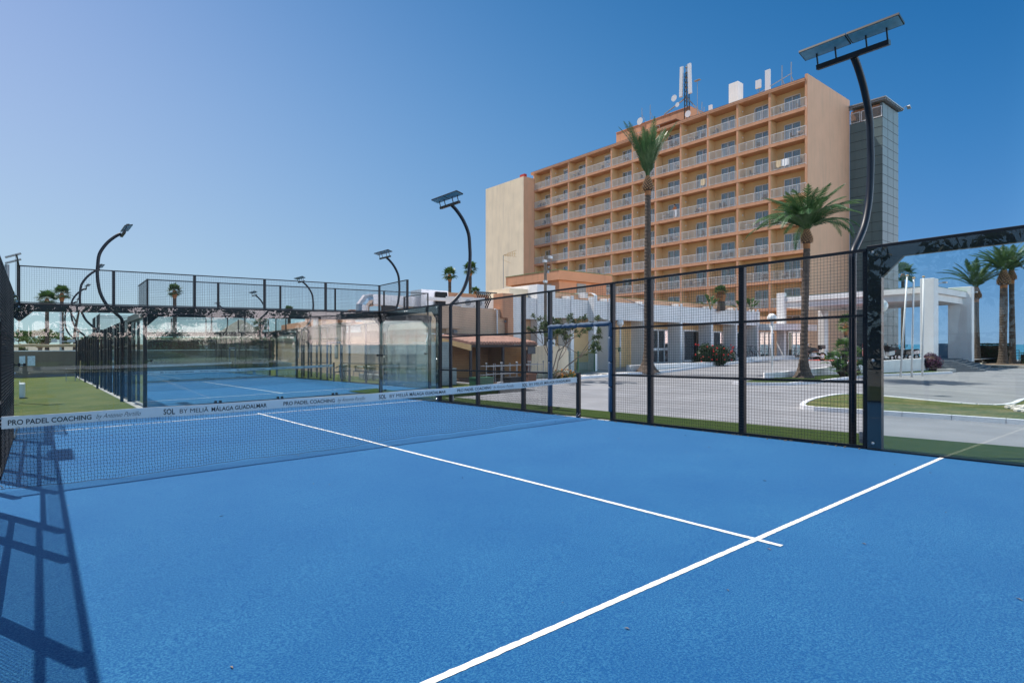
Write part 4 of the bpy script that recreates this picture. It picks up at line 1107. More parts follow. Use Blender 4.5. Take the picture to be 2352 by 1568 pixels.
# beige service block B
sb = thing('service_block', 'beige service block with air conditioners along its flat roof', 'building', (13.5, 17, 0))
b = MB(); b.box(11.7, 15.65, 16.0, 24.9, -.3, 3.68); b.build('wall', 'wall_beige', sb)
b = MB(); b.box(11.2, 12.5, 15.85, 24.8, 2.55, 3.72); b.build('parapet', 'wall_beige', sb)
b = MB(); b.box(15.2, 15.95, 15.75, 16.6, 3.2, 4.55); b.box(15.55, 15.96, 15.74, 16.0, -.1, 3.2); b.build('chimney_stub', 'render_orange', sb)
b = MB(); b.box(15.66, 16.0, 16.0, 16.6, -.1, 3.6); b.build('recess', 'rust', sb)
b = MB(); b.tube([(14.75, 15.9, 3.66), (14.9, 15.88, 3.6), (14.92, 15.88, 2.3)], .045, 8); b.build('drainpipe', 'plastic_white', sb)
b = MB(); b.box(12.0, 12.2, 15.9, 16.0, 2.35, 2.5); b.obox((12.1,15.8,2.4),(.2,.14,.16),Matrix.Rotation(.3,3,'X')); b.sphere((15.5, 15.9, 3.0), .07, 5); b.build('wall_lamp', 'metal_grey', sb)
def make_ac():
    t = thing('air_conditioner', 'white air conditioner on the service roof', 'air conditioner', (0,0,0), 0, 'air conditioners in a row on the service roof')
    b = MB(); b.box(-.15, .15, -.42, .42, .08, .68); b.build('casing', 'plastic_white', t)
    b = MB(); b.tube([(-.151, -.12, .38), (-.165, -.12, .38)], .17, 16); b.build('fan_grille', 'metal_grey', t)
    b = MB(); b.box(-.12, .12, -.35, -.3, 0, .08); b.box(-.12, .12, .3, .35, 0, .08); b.build('feet', 'metal_grey', t)
    return t
ac = make_ac(); f_ = True
for x, y, l in ((12.75, 16.9, 'left of the three'), (13.55, 16.9, 'middle one of the three'), (14.3, 16.9, 'right of the three')):
    if f_: ac.location = (x, y, 3.62); ac.rotation_euler = (0,0,.9); ac['label'] = 'white air conditioner on the service roof, '+l; f_ = False
    else: dup(ac, (x, y, 3.62), .9, 'white air conditioner on the service roof, '+l)
t = thing('pipe_bundle', 'bundle of black insulated pipes bending over the service roof', 'pipes', (15, 17.5, 3.7))
for k in range(8):
    x = 14.4+.13*k; b = MB(); b.tube([(x-.35, 16.9, 3.75), (x-.15, 16.9, 4.15), (x, 16.95, 4.3), (x, 17.1, 4.55), (x+.25, 17.3, 4.68), (x+.9, 17.6, 4.72)], .035, 6); b.build('pipe', 'cable_black', t)
b = MB(); b.box(11.9, 15.0, 18.2, 18.35, 4.15, 4.33); tag(b.build('cable_tray', 'dish_white'), 'long pale cable tray running above the air conditioners', 'cable tray')
# long beige wall building A beside the second court
P0, P1 = Vector((11.35, 25.0, 0)), Vector((16.6, 60.5, 0)); dA = (P1-P0).normalized(); nA = Vector((dA.y, -dA.x, 0))
def along(s, off=0): q = P0+dA*s+nA*off; return (q.x, q.y)
cb = thing('clubhouse', 'long beige clubhouse wall with tiled eave beside the second court', 'building', (12, 26, 0))
L_ = (P1-P0).length
def seg(s0, s1, o0, o1, z0, z1):
    b = MB(); b.prism([along(s0, o0), along(s1, o0), along(s1, o1), along(s0, o1)], z0, z1); return b
seg(0, L_, 0, 6, -1.2, 3.05).build('wall', 'wall_beige', cb)
b = seg(4, L_, -.35, .25, 3.05, 3.15)
for k in range(90): 
    s_ = 4+k*.36; b.prism([along(s_, -.42), along(s_+.2, -.42), along(s_+.2, .3), along(s_, .3)], 3.15, 3.23)
b.build('tiled_eave', 'bark', cb)
seg(2.5, L_, .8, 3.5, 3.15, 3.95).build('roof_parapet', 'render_orange', cb)
seg(2.5, L_, 3.5, 5.5, 3.15, 4.3).build('rear_parapet', 'render_cream', cb)
for s_ in (5, 9, 14, 20): seg(s_, s_+.9, .5, 1.2, 3.3, 4.2).build('roof_pier', 'render_orange', cb)
b = MB()
for k in range(12):
    s_ = .8+k*.28; p = along(s_, -.03); b.box(p[0]-.03, p[0]+.03, p[1]-.03, p[1]+.06, 2.6, 2.95)
b.prism([along(.6,-.08),along(4.2,-.08),along(4.2,0),along(.6,0)], 2.52, 2.6); b.prism([along(.6,-.08),along(4.2,-.08),along(4.2,0),along(.6,0)], 2.95, 3.03)
b.build('balustrade', 'render_white', cb)
for s_, z in ((6.5, .9), (15.5, .8), (21, .7)):
    w0 = seg(s_, s_+1.0, -.02, .05, z-.2, z+1.35).build('window', 'step_slate', cb)
    seg(s_+.05, s_+.95, -.03, -.021, z-.15, z+1.3).build('shutter', 'metal_grey', w0)
t = thing('flue', 'white ventilation flue with cap on the clubhouse roof', 'flue', (*along(17, 1.5), 3.2))
q = along(17, .9); b = MB(); b.box(q[0]-.35, q[0]+.35, q[1]-.35, q[1]+.35, 3.2, 4.4); b.build('shaft', 'render_grey', t)
b = MB(); b.lathe([(.2,4.4),(.2,4.6),(.55,4.6),(.05,4.8)], (q[0], q[1], 0), 12); b.build('cap', 'dish_white', t)
# ducts on the roof between the two
t = thing('ventilation_duct', 'silver ventilation duct with dark intake on the clubhouse roof', 'duct', (13.5, 26, 3.6))
b = MB(); b.box(12.6, 17.2, 26.3, 27.2, 4.35, 5.05); b.tube([(12.7,26.75,4.7),(12.3,26.75,4.62),(12.05,26.75,4.3),(12.0,26.75,3.2)], [.42,.45,.45,.42], 12); b.build('duct', 'metal_duct', t)
b = MB(); b.box(16.0, 18.2, 25.9, 27.4, 4.1, 5.55); b.build('air_handler', 'metal_duct', t)
b = MB(); b.obox((17.6, 25.75, 4.9), (.95,.1,1.1), Matrix.Rotation(-.25,3,'X')); b.build('intake', 'rubber', t)
b = MB(); b.box(13.5, 14.3, 26.4, 27, 3.9, 4.34); b.build('motor', 'cable_black', t)
# pinkish lower roof edge and the curved orange building behind
block('roof_wall', 'pinkish stucco roof wall behind the silver duct', [('wall', (13.2, 21.5, 25.2, 25.6, 3.1, 3.95), 'wall_beige'), ('pier', (15.0, 15.6, 25.0, 25.19, 3.1, 4.2), 'render_orange'), ('pier', (17.6, 18.3, 25.0, 25.19, 3.1, 4.25), 'render_orange')], 'wall')
block('orange_block', 'flat orange block rising behind the service roofs', [('wall', (22.4, 34, 33.3, 40, 0, 5.6), 'render_orange'), ('roof_overhang', (22.0, 34.4, 32.9, 40.4, 5.6, 6.15), 'render_orange'), ('coping', (21.98, 34.42, 32.88, 40.42, 6.151, 6.2), 'beam_yellow')])
block('roof_shed', 'small tan rooftop shed left of the cream hotel wing', [('wall', (28.0, 31.5, 38.0, 40, 5.0, 6.55), 'render_soffit'), ('roof', (27.8, 31.7, 37.8, 40.2, 6.55, 6.7), 'bark')])
# lean-to with clay tiles
lt = thing('lean_to', 'small clay tiled lean-to on dark posts against the beige wall', 'shed', (13, 14.5, 0))
tl = MB()
for k in range(24):
    x = 11.1+k*.172
    tl.tube([(x, 12.85, 1.80), (x, 14.4, 2.02), (x, 15.98, 2.22)], .075, 8)
tl.prism([(11.0,12.9),(15.25,12.9),(15.25,15.99),(11.0,15.99)], lambda x, y: 1.72+(y-12.9)*.135, lambda x, y: 1.76+(y-12.9)*.135)
tl.build('tiled_roof', 'tile_clay', lt)
b = MB(); b.box(11.02, 15.2, 12.92, 13.02, 1.60, 1.71); b.build('front_beam', 'frame_black', lt)
b = MB(); b.prism([(11.0,12.9),(11.1,12.9),(11.1,15.98),(11.0,15.98)], lambda x, y: 1.45+(y-12.9)*.15, lambda x, y: 1.72+(y-12.9)*.135); b.build('verge_board', 'beam_yellow', lt)
for x in (11.12, 13.05, 15.1): b = MB(); b.box(x-.05, x+.05, 12.95, 13.05, -.15, 1.6); b.build('post', 'pole_navy', lt)
b = MB(); b.box(11.72, 15.6, 15.86, 15.99, -.15, 1.9); b.build('rear_wall', 'store_brown', lt)
b = MB(); b.box(14.3, 15.55, 14.6, 15.85, -.15, 1.7); b.build('cupboard', 'store_brown', lt)
gw = thing('garden_wall', 'rounded tan garden wall with exposed brick end', 'wall', (15.8, 13, 0))
b = MB(); pr = [(14.78,-.2),(17.45,-.2),(17.45,1.35),(17.3,1.55),(17.0,1.64),(15.4,1.66),(15.05,1.62),(14.85,1.5)]
i = len(b.v); b.v += [(x, 12.9, z) for x, z in pr]+[(x, 13.2, z) for x, z in pr]; n = len(pr)
b.f += [tuple(range(n)), tuple(reversed(range(n, 2*n)))]+[(k+n, (k+1) % n+n, (k+1) % n, k) for k in range(n)]
b.build('wall', 'render_cream', gw)
b = MB()
for k in range(17):
    z = -.15+k*.095; o_ = .0 if k % 2 else .03
    b.box(14.55-o_, 14.66-o_, 12.88, 13.2, z, z+.08); b.box(14.67-o_, 14.775, 12.89, 13.19, z, z+.08)
b.build('brick_end', 'brick', gw)
b = MB(); b.box(14.5, 15.0, 12.8, 12.84, 1.25, 1.6); tag(b.build('dark_panel', 'step_slate'), 'small dark panel fixed at the top of the brick wall end', 'panel')
# stacked white bed frames before the lean-to
def make_frame():
    t = thing('metal_frame', 'bare white metal stand before the lean-to', 'metal frame', (0,0,0), 0, 'white metal stands before the lean-to')
    for sx in (-.45, .45):
        for sy in (-.25, .25): b = MB(); b.bar((sx, sy, 0), (sx, sy, .95), .026); b.build('leg', 'metal_grey', t)
    b = MB(); b.bar((-.5,-.25,.85), (.5,-.25,.85), .03); b.bar((-.5,.25,.85), (.5,.25,.85), .03); b.bar((-.45,-.25,.5), (.45,-.25,.5), .035); b.bar((-.45,.25,.45), (.45,.25,.45), .035); b.build('rails', 'metal_grey', t)
    b = MB(); b.sphere((-.45,-.25,.98), .05, 5); b.sphere((.45,-.25,.98), .05, 5); b.build('caps', 'metal_grey', t)
    return t
mf = make_frame()
for k, (x, y, a) in enumerate(((11.2,11.6,.1),(12.3,11.8,0),(13.3,12.0,.05),(14.3,12.2,-.1))):
    l = 'bare white metal stand before the lean-to, %s from the left' % ('first','second','third','fourth')[k]
    if k == 0: mf.location = (x,y,-.1); mf.rotation_euler=(0,0,a); mf['label']=l
    else: dup(mf, (x,y,-.1), a, l)
# dark crates on the ground
for k, (x, y, w_, h_, m, l) in enumerate(((10.0,10.6,.9,.4,'green_box','dark green crate on the ground before the lean-to'),(11.8,10.7,.7,.35,'rubber','black crate on the ground before the lean-to'),(13.0,11.0,.5,.45,'rust','brown crate on the ground before the lean-to'))):
    t = thing('crate', l, 'crate', (x, y, -.12))
    b = MB(); b.box(x-w_/2, x+w_/2, y-.25, y+.25, -.12, h_-.12); b.build('body', m, t)
    b = MB(); b.box(x-w_/2-.02, x+w_/2+.02, y-.27, y+.27, h_-.12, h_-.06); b.build('lid', m, t)
# two tier concrete block beside the second court
kb = thing('concrete_kiosk', 'pale grey two tier concrete block beside the second court', 'block', (9.4, 15, -.2))
b = MB(); b.box(8.45, 10.6, 13.4, 16.3, -.3, .62); b.build('lower_tier', 'concrete_block', kb)
b = MB(); b.box(8.45, 9.7, 13.4, 16.3, .64, 1.78); b.box(9.72, 10.3, 13.55, 16.0, .64, 1.85); b.build('upper_tier', 'concrete_block', kb)
b = MB(); b.box(8.44, 10.4, 13.39, 16.31, .62, .64); b.build('joint', 'block_joint', kb)
b = MB(); b.bar((9.9, 15, 1.85), (10.15, 15, 2.75), .05); b.bar((9.8, 15, 2.25), (10.9, 15, 2.25), .04); tag(b.build('white_stand', 'rail_white'), 'leaning white cross shaped stand on the concrete block', 'stand')

# ------------------------------------------------------------------ left lawn: end wall, seats, poles
ew = thing('end_wall', 'grey brown boundary wall closing the lawn', 'wall', (-5, 55, -1.1))
b = MB(); b.box(-16, 13, 55, 55.25, -1.35, 1.12); b.build('wall', 'wall_taupe', ew)
b = MB(); b.box(-16, 13, 54.95, 55.3, 1.12, 1.2); b.build('coping', 'render_white', ew)
t = thing('log_rail', 'pale round log rail above the boundary wall', 'rail', (-5, 55.1, 1.2))
b = MB(); b.tube([(-16+1.2*k, 55.12, 1.62+.03*math.sin(k*2.3)) for k in range(16)], .13, 10); b.build('log', 'log', t)
for x in (-11, -6.9, -1.2): b = MB(); b.tube([(x, 55.12, 1.2), (x, 55.12, 1.7)], .1, 8); b.build('post', 'log', t)
t = thing('notice_board', 'notice board with two blue grey posters on the boundary wall', 'notice board', (-5, 54.9, 0))
b = MB(); b.box(-6.1, -4.75, 54.9, 54.99, -.15, .78); b.build('board', 'wall_taupe', t)
for x in (-6.0, -5.35): b = MB(); b.box(x, x+.5, 54.885, 54.899, -.1, .73); b.build('poster', 'paper', t)
def make_lounge():
    t = thing('lounge_chair', 'white plastic lounge chair on the lawn', 'chair', (0,0,0), 0, 'white lounge chairs along the lawn')
    b = MB(); b.box(-.4, .4, -.35, .35, .2, .38); b.build('seat', 'plastic_white', t, bevel=.03)
    b = MB(); b.obox((-.38, 0, .6), (.12,.7,.6), Matrix.Rotation(-.2,3,'Y')); b.build('backrest', 'plastic_white', t, bevel=.03)
    for sy in (-1, 1): b = MB(); b.box(-.42, .4, .35*sy-.06, .35*sy+.06, 0, .6); b.build('armrest', 'plastic_white', t, bevel=.03)
    return t
lc = make_lounge()
for k, (x, y) in enumerate(((-5.45,22.4),(-5.75,26.5),(-5.9,30.5),(-6.0,34.5),(-6.1,38.5))):
    l = 'white plastic lounge chair on the lawn, %s from the glass' % ('first','second','third','fourth','fifth')[k]
    if k == 0: lc.location = (x,y,cz(x,y)); lc['label'] = l
    else: dup(lc, (x,y,cz(x,y)), .2*math.sin(k*2), l)
t = thing('ball_cart', 'wheeled ball basket cart on the lawn beside the third court', 'cart', (-2.9, 41, cz(-2.9,41)))
z0 = cz(-2.9, 41)
for sx in (-.25, .25):
    for sy in (-.2, .2): b = MB(); b.bar((-2.9+sx, 41+sy, z0), (-2.9+sx, 41+sy, z0+.9), .03); b.build('leg', 'metal_grey', t)
b = MB(); b.box(-3.17, -2.63, 40.78, 41.22, z0+.55, z0+.8); b.build('basket', 'wicker', t)
b = MB(); b.bar((-2.4, 41, z0), (-2.35, 41.1, z0+1.4), .05); tag(b.build('broom', 'beam_yellow'), 'yellow broom leaning beside the ball cart', 'broom')
# pair-headed lamp at far left, camera pole, rig
t = thing('double_lamp', 'straight pole with two small flat lamp heads beyond the left fence', 'lamp', (-11.4, 20, 0))
D_ = 22.0; px_, py_ = -4.606+.6309*D_+.7758*(-.868*D_), -9.417+.7758*D_-.6309*(-.868*D_)
t.location = (px_, py_, 0)
b = MB(); b.tube([(px_, py_, -.4), (px_, py_, 4.75)], .07, 8); b.build('pole', 'metal_grey', t)
for s_ in (0, .22): b = MB(); b.obox((px_+.18, py_-.1, 4.88+s_), (.5,.22,.05), Matrix.Rotation(-.4,3,'Y')); b.build('lamp_head', 'metal_grey', t)
t = thing('camera_mast', 'tall thin mast with lamp and cameras beyond the boundary wall', 'pole', (-4.5, 62, 0))
b = MB(); b.tube([(-3.0, 60, -1.5), (-3.0, 60, 5.3)], .08, 8); b.bar((-3.3,60,2.9),(-2.7,60,2.9),.06); b.bar((-3.5,60,2.0),(-2.3,60,2.0),.06); b.build('mast', 'dish_white', t)
b = MB(); b.box(-3.0, -2.5, 59.9, 60.2, 5.0, 5.35); b.build('lamp_head', 'metal_grey', t)
for x in (-3.5, -2.3, -2.1): b = MB(); b.obox((x, 59.9, 2.05), (.35,.3,.28), Matrix.Rotation(.4,3,'Z')); b.build('speaker', 'dish_white', t)
rg = thing('pull_up_rig', 'black steel exercise rig on the turf by the clubhouse', 'exercise rig', (9.4, 28, -.4))
for y in (30.3, 28.9, 27.9, 25.6): b = MB(); b.box(9.35, 9.45, y-.05, y+.05, -.5, 2.05); b.build('post', 'frame_black', rg)
b = MB(); b.box(9.36, 9.44, 24.4, 30.6, 1.86, 1.94); b.build('top_bar', 'frame_black', rg)
for y in (24.6, 25.9, 27.4, 29.4): b = MB(); b.bar((9.4, y, 1.62), (9.4, y+.35, 1.88), .06); b.build('brace', 'frame_black', rg)
def make_wicker():
    t = thing('garden_chair', 'dark woven garden chair on the turf', 'chair', (0,0,0), 0, 'woven garden chairs beside the clubhouse')
    b = MB(); b.box(-.25, .25, -.25, .25, .42, .47); b.build('seat', 'wicker', t)
    b = MB()
    pts = [( .26*math.cos(a), .28*math.sin(a), .78+.06*math.cos(a)) for a in [PI*.5+PI*k/10 for k in range(11)]]
    b.tube([(.2,.27,.66)]+pts+[(.2,-.27,.66)], .02, 6)
    for k in range(1, 10):
        a = PI*.5+PI*k/10; b.bar((.2*math.cos(a), .22*math.sin(a), .46), (.26*math.cos(a), .28*math.sin(a), .78+.06*math.cos(a)), .022)
    b.build('backrest', 'wicker', t)
    for sx, sy in ((-1,-1),(1,-1),(1,1),(-1,1)): b = MB(); b.bar((.26*sx, .26*sy, 0), (.21*sx, .21*sy, .45), .026); b.build('leg', 'wicker', t)
    return t
wc = make_wicker()
for k, (x, y, a, l) in enumerate(((8.95,23.3,2.6,'nearest the padded court gate'),(9.8,24.4,.4,'beside the white planter'),(10.1,23.0,-1.2,'left of the small table'),(9.9,21.3,1.3,'right of the small table'),(9.7,20.2,.2,'at the right-hand table'))):
    if k == 0: wc.location=(x,y,cz(x,y)); wc.rotation_euler=(0,0,a); wc['label']='dark woven garden chair on the turf, '+l
    else: dup(wc, (x,y,cz(x,y)), a, 'dark woven garden chair on the turf, '+l)
def small_table(x, y, l):
    z = cz(x, y); t = thing('garden_table', l, 'table', (x, y, z))
    b = MB(); b.box(x-.35, x+.35, y-.35, y+.35, z+.72, z+.75); b.build('tabletop', 'plastic_white', t)
    b = MB(); b.tube([(x,y,z+.03),(x,y,z+.72)], .04, 8); b.build('stem', 'metal_grey', t)
    b = MB(); b.tube([(x,y,z),(x,y,z+.03)], .25, 12); b.build('foot', 'metal_grey', t)
small_table(10.1, 22.2, 'small square white table between woven chairs by the wall'); small_table(10.2, 19.7, 'small square white table at the right by the concrete block')
z0 = cz(10.4,26); b = MB(); b.lathe([(.22,0),(.3,.75),(.32,.82),(.26,.82)], (10.3,25.8,z0), 4); tag(b.build('planter', 'plastic_white'), 'tall white tapered planter by the clubhouse wall', 'planter')
th = thing('thatched_hut', 'conical thatched roof hut behind the third court', 'hut', (16.0, 70, 0))
b = MB(); b.lathe([(4.4,2.2),(3.4,2.75),(2.2,3.5),(1.0,4.35),(.25,4.8),(.02,4.85)], (15.4,70,0), 20); b.build('thatch_roof', 'thatch', th)
for a in range(6): b = MB(); b.tube([(15.4+3.6*math.cos(a*PI/3), 70+3.6*math.sin(a*PI/3), -1.3), (15.4+3.6*math.cos(a*PI/3), 70+3.6*math.sin(a*PI/3), 2.6)], .12, 8); b.build('post', 'log', th)
# green wire fence posts near the lobby, low
gf = thing('wire_fence', 'low wire fence on dark green posts before the lobby wall', 'fence', (18.6, 14.2, 0))
for x, y in ((17.9,14.4),(19.0,13.7),(22.4,15.6)): b = MB(); b.box(x-.03, x+.03, y-.03, y+.03, -.1, 1.35); b.build('post', 'green_box', gf)
b = MB()
def wf(a, c, n_, m_):
    A_, C_ = Vector(a), Vector(c)
    for k in range(n_+1):
        p = A_.lerp(C_, k/n_); b.box(p.x-.003, p.x+.003, p.y-.003, p.y+.003, 0, 1.3)
    for k in range(m_+1): b.bar((A_.x, A_.y, 1.3*k/m_), (C_.x, C_.y, 1.3*k/m_), .006)
wf((17.9,14.4,0),(19.0,13.7,0),22,8); wf((19.0,13.7,0),(22.4,15.6,0),60,8)
b.build('wire_mesh', 'green_box', gf)
b = MB(); b.bar((23.2,15.6,1.0),(24.2,15.5,1.35),.03); 
gt = thing('green_gate', 'dark green bracket and posts beside the arched column', 'gate', (24, 15.5, 0))
b = MB(); b.box(23.6,23.7,15.3,15.4,-.1,1.5); b.box(23.6,24.5,15.32,15.38,1.42,1.5); b.box(24.4,24.55,15.3,15.4,1.25,1.55); b.build('frame', 'green_box', gt)

# ------------------------------------------------------------------ lamps with globes, flagpoles
def make_globe():
    t = thing('globe_lamp', 'white globe street lamp', 'street lamp', (0,0,0), 0, 'white globe lamps of the drive')
    b = MB(); b.tube([(0,0,0),(0,0,3.05)], .055, 10); b.lathe([(.11,0),(.11,.04),(.07,.08)], (0,0,0), 12); b.build('post', 'rail_white', t, smooth=True)
    b = MB(); b.sphere((0,0,3.25), .235, 14); b.build('globe', 'globe', t, smooth=True)
    b = MB(); b.lathe([(.09,3.0),(.1,3.06),(.06,3.07)], (0,0,0), 10); b.build('collar', 'rail_white', t)
    return t
gl_ = make_globe()
for k, (x, y, z, l) in enumerate(((25.63,15.25-.15,-.12,'farthest, by the arched column'),(25.35,5.9-.45,-.12,'middle one, at the ramp wall end'),(19.55,-3.8+2.0,-.3,'nearest, half hidden by the black frame post'))):
    D_ = (39, 30.8, 21.5)[k]; u_ = (1424.5, 1773, 2023)[k]
    x = CAM.x+.63090*D_+.77586*(u_-1176)/FPX*D_; y = CAM.y+.77586*D_-.63090*(u_-1176)/FPX*D_
    z = (-.10, -.12, -.1)[k]
    if k == 0: gl_.location = (x,y,z); gl_['label'] = 'white globe street lamp, '+l
    else: dup(gl_, (x,y,z), 0, 'white globe street lamp, '+l)
def flagpole(x, y, lean, h, label):
    t = thing('flagpole', label, 'flagpole', (x, y, -.1), 0, 'bare white flagpoles')
    b = MB(); b.tube([(x,y,-.1),(x+lean*.776,y-lean*.63,-.1+h)], [.055,.045], 10); b.build('pole', 'rail_white', t, smooth=True)
    b = MB(); b.sphere((x+lean*.776,y-lean*.63,-.1+h+.03), .08, 8, (1,1,.6)); b.build('finial', 'beam_yellow', t)
flagpole(32.82, 2.14, .38, 5.65, 'leaning white flagpole, left of the three'); flagpole(33.16, 1.7, .12, 5.5, 'white flagpole, middle of the three'); flagpole(34.92, 1.69, .07, 5.7, 'upright white flagpole, right of the three')

# ------------------------------------------------------------------ vegetation
def frond(b, base, az, el, L, droop, rnd, leaf=.55, n=26, curl=.0):
    """feather frond: arching rib with two rows of narrow leaflets"""
    pts = []; p = Vector(base); e = el
    for k in range(n+1):
        pts.append(p.copy()); d = Vector((math.cos(az)*math.cos(e), math.sin(az)*math.cos(e), math.sin(e)))
        p = p+d*(L/n); e -= droop/n*(0.5+k/n)
    side = Vector((-math.sin(az), math.cos(az), 0))
    for k in range(n):
        a, c = pts[k], pts[k+1]; w_ = .028*(1-k/n)+.006
        b.quad(a-side*w_, c-side*w_, c+side*w_, a+side*w_)
        if k < 3: continue
        t = k/n; ll = leaf*(math.sin(PI*min(1, .16+t*.86))**.6)
        d = (c-a).normalized(); up = side.cross(d)
        for s_ in (-1, 1):
            for h in (0, .5):
                q = a.lerp(c, h); lw = .024
                dr = (d*(1.0+.25*rnd.random())+side*s_*.78+up*(.16-.5*rnd.random()*.5)+Vector((0,0,-.12-.22*t))).normalized()
                tip = q+dr*ll*(.85+.3*rnd.random())
                mid = q.lerp(tip, .5)+up*.02
                b.quad(q-d*lw, q+d*lw, mid+d*lw*.9, mid-d*lw*.9); b.tri(mid-d*lw*.9, mid+d*lw*.9, tip)
def feather_palm(x, y, z0, zb, crown, label, lean=0, r=.24, seed=1, nf=34, flare=.45, up=.0, group=None, L0=2.6, wind=0, spread=1.0):
    """trunk to zb, pineapple of cut leaf bases, crown of arching fronds"""
    rnd = random.Random(seed)
    t = thing('date_palm', label, 'palm tree', (x, y, z0), 0, group)
    b = MB(); n = int((zb-z0)/.11); pts = []; rr = []
    for k in range(n+1):
        s_ = k/n; zz = z0+(zb-z0)*s_
        f = flare*math.exp(-(zz-z0)/.45)
        pts.append((x+lean*s_**1.5+.06*math.sin(3.1*s_+seed), y+.05*math.sin(2.3*s_+seed), zz)); rr.append(r*(1.08-.15*s_)*(1+.06*math.sin(7*s_+seed))+f+(.018 if k % 2 else 0))
    b.tube(pts, rr, 14); b.build('trunk', 'palm_trunk', t)
    tx, ty = pts[-1][0], pts[-1][1]
    b = MB(); b.tube([(tx,ty,zb-.02),(tx,ty,zb+.3)], [r*.98, r*1.02], 14); b.build('fresh_bark', 'palm_trunk_orange', t)
    # ball of cut bases
    hb = 1.05*r/.24*.95; core = MB(); core.lathe([(r*1.0,0),(r*1.75,hb*.22),(r*1.7,hb*.4),(r*1.2,hb*.75),(r*.75,hb*1.05),(.05,hb*1.25)], (tx,ty,zb+.25), 14); co = core.build('leaf_base_ball', 'boot_dark', t)
    sc = MB()
    for k in range(110):
        s_ = (k+.5)/110; zz = zb+.28+hb*1.1*s_; rad = r*(1.7 if s_ < .35 else 1.7-(s_-.35)*1.75); a = k*2.399
        c = Vector((tx+rad*math.cos(a), ty+rad*math.sin(a), zz)); o_ = Vector((math.cos(a), math.sin(a), .5)).normalized(); sd = Vector((-math.sin(a), math.cos(a), 0))
        w_ = r*.26; tip = c+o_*r*.32+Vector((0,0,.03)); up_ = Vector((0,0,w_*.7))
        sc.tri(c-sd*w_, c-up_*1.3, tip); sc.tri(c-up_*1.3, c+sd*w_, tip); sc.tri(c+sd*w_, c+up_, tip); sc.tri(c+up_, c-sd*w_, tip)
    sc.build('cut_leaf_bases', 'boot_tan', co)
    base = Vector((tx, ty, zb+.25+hb*1.05)); b = MB()
    for k in range(nf):
        az = k*2.39996+rnd.random()*.3; q = k/nf
        el = 1.48-(1.48-crown[0])*q**.8+rnd.uniform(-.1,.1); L = L0*(.85+.3*rnd.random())*(.8+.25*q)
        if wind: az = az+wind*.35*math.sin(az)
        frond(b, base+Vector((math.cos(az)*.08, math.sin(az)*.08, 0)), az, el, L, crown[1]*(.5+.7*q)*rnd.uniform(.8,1.2), rnd)
    b.build('crown', 'palm_leaf', t)
    return t
def at(u, D, z=0.): return (CAM.x+.63090*D+.77586*(u-1176)/FPX*D, CAM.y+.77586*D-.63090*(u-1176)/FPX*D)
x, y = at(1487, 36.0); feather_palm(x, y, .0, 10.95, (1.27, .5), 'tallest slender date palm in front of the balconies', r=.195, seed=4, nf=28, flare=.6, L0=3.3)
x, y = at(1846, 30.4); feather_palm(x, y, -.1, 6.75, (.62, 1.75), 'shorter date palm with wide arching crown before the ramp wall', lean=.28, r=.165, seed=9, nf=54, flare=.42, L0=3.0)
gp = 'date palms at the promenade'
x, y = at(2243, 52); feather_palm(x, y, 0, 5.5, (.75, 1.1), 'date palm on the promenade, left of the three', r=.23, seed=12, nf=30, flare=.2, L0=3.4, group=gp)
x, y = at(2304, 50); feather_palm(x, y, 0, 6.55, (.7, 1.2), 'thick trunked date palm, middle of the three', r=.27, seed=15, nf=30, flare=.15, L0=3.0, group=gp)
x, y = at(2325, 50.8); feather_palm(x, y, 0, 7.05, (.6, 1.25), 'date palm at the right edge of the photo', r=.2, seed=18, nf=30, flare=.12, L0=3.3, group=gp)

def fan_leaf(b, base, az, el, stalk, R_, rnd, n=16):
    d = Vector((math.cos(az)*math.cos(el), math.sin(az)*math.cos(el), math.sin(el))); side = Vector((-math.sin(az), math.cos(az), 0)); up = side.cross(d)
    c = Vector(base)+d*stalk
    b.quad(Vector(base)-side*.012, c-side*.008, c+side*.008, Vector(base)+side*.012)
    for k in range(n):
        a = -1.9+3.8*k/(n-1); dr = (d*math.cos(a)+side*math.sin(a)+up*.12*math.cos(3*a)).normalized()
        tip = c+dr*R_*(.85+.2*rnd.random())+Vector((0,0,-.16*R_)); m = c+dr*R_*.55; pw_ = dr.cross(up).normalized()*R_*.075
        b.tri(c, m-pw_, m+pw_); b.tri(m-pw_, tip, m+pw_)
def fan_palm(x, y, z0, h, label, R_=.8, nf=34, r=.16, seed=1, name='fan_palm', group=None, lean=0, low=-.7, stalk=.75):
    rnd = random.Random(seed); t = thing(name, label, 'palm tree', (x, y, z0), 0, group)
    n = max(4, int(h/.25)); b = MB(); b.tube([(x+lean*(k/n)**1.4, y, z0+h*k/n) for k in range(n+1)], [r*(1.25-.35*k/n)+(.012 if k % 2 else 0) for k in range(n+1)], 10); b.build('trunk', 'palm_trunk', t)
    b = MB(); b.tube([(x+lean, y, z0+h-.9), (x+lean, y, z0+h-.3), (x+lean, y, z0+h+.1)], [r*.95, r*1.6, r*.8], 10); b.build('bark_skirt', 'palm_trunk_orange', t)
    b = MB()
    for k in range(nf):
        q = k/nf; fan_leaf(b, (x+lean, y, z0+h), k*2.4+rnd.random()*.4, 1.45-(1.45-low)*q+rnd.uniform(-.15,.15), stalk*(.8+.4*rnd.random()), R_*(.8+.35*rnd.random()), rnd)
    b.build('crown', 'fan_leaf', t); return t
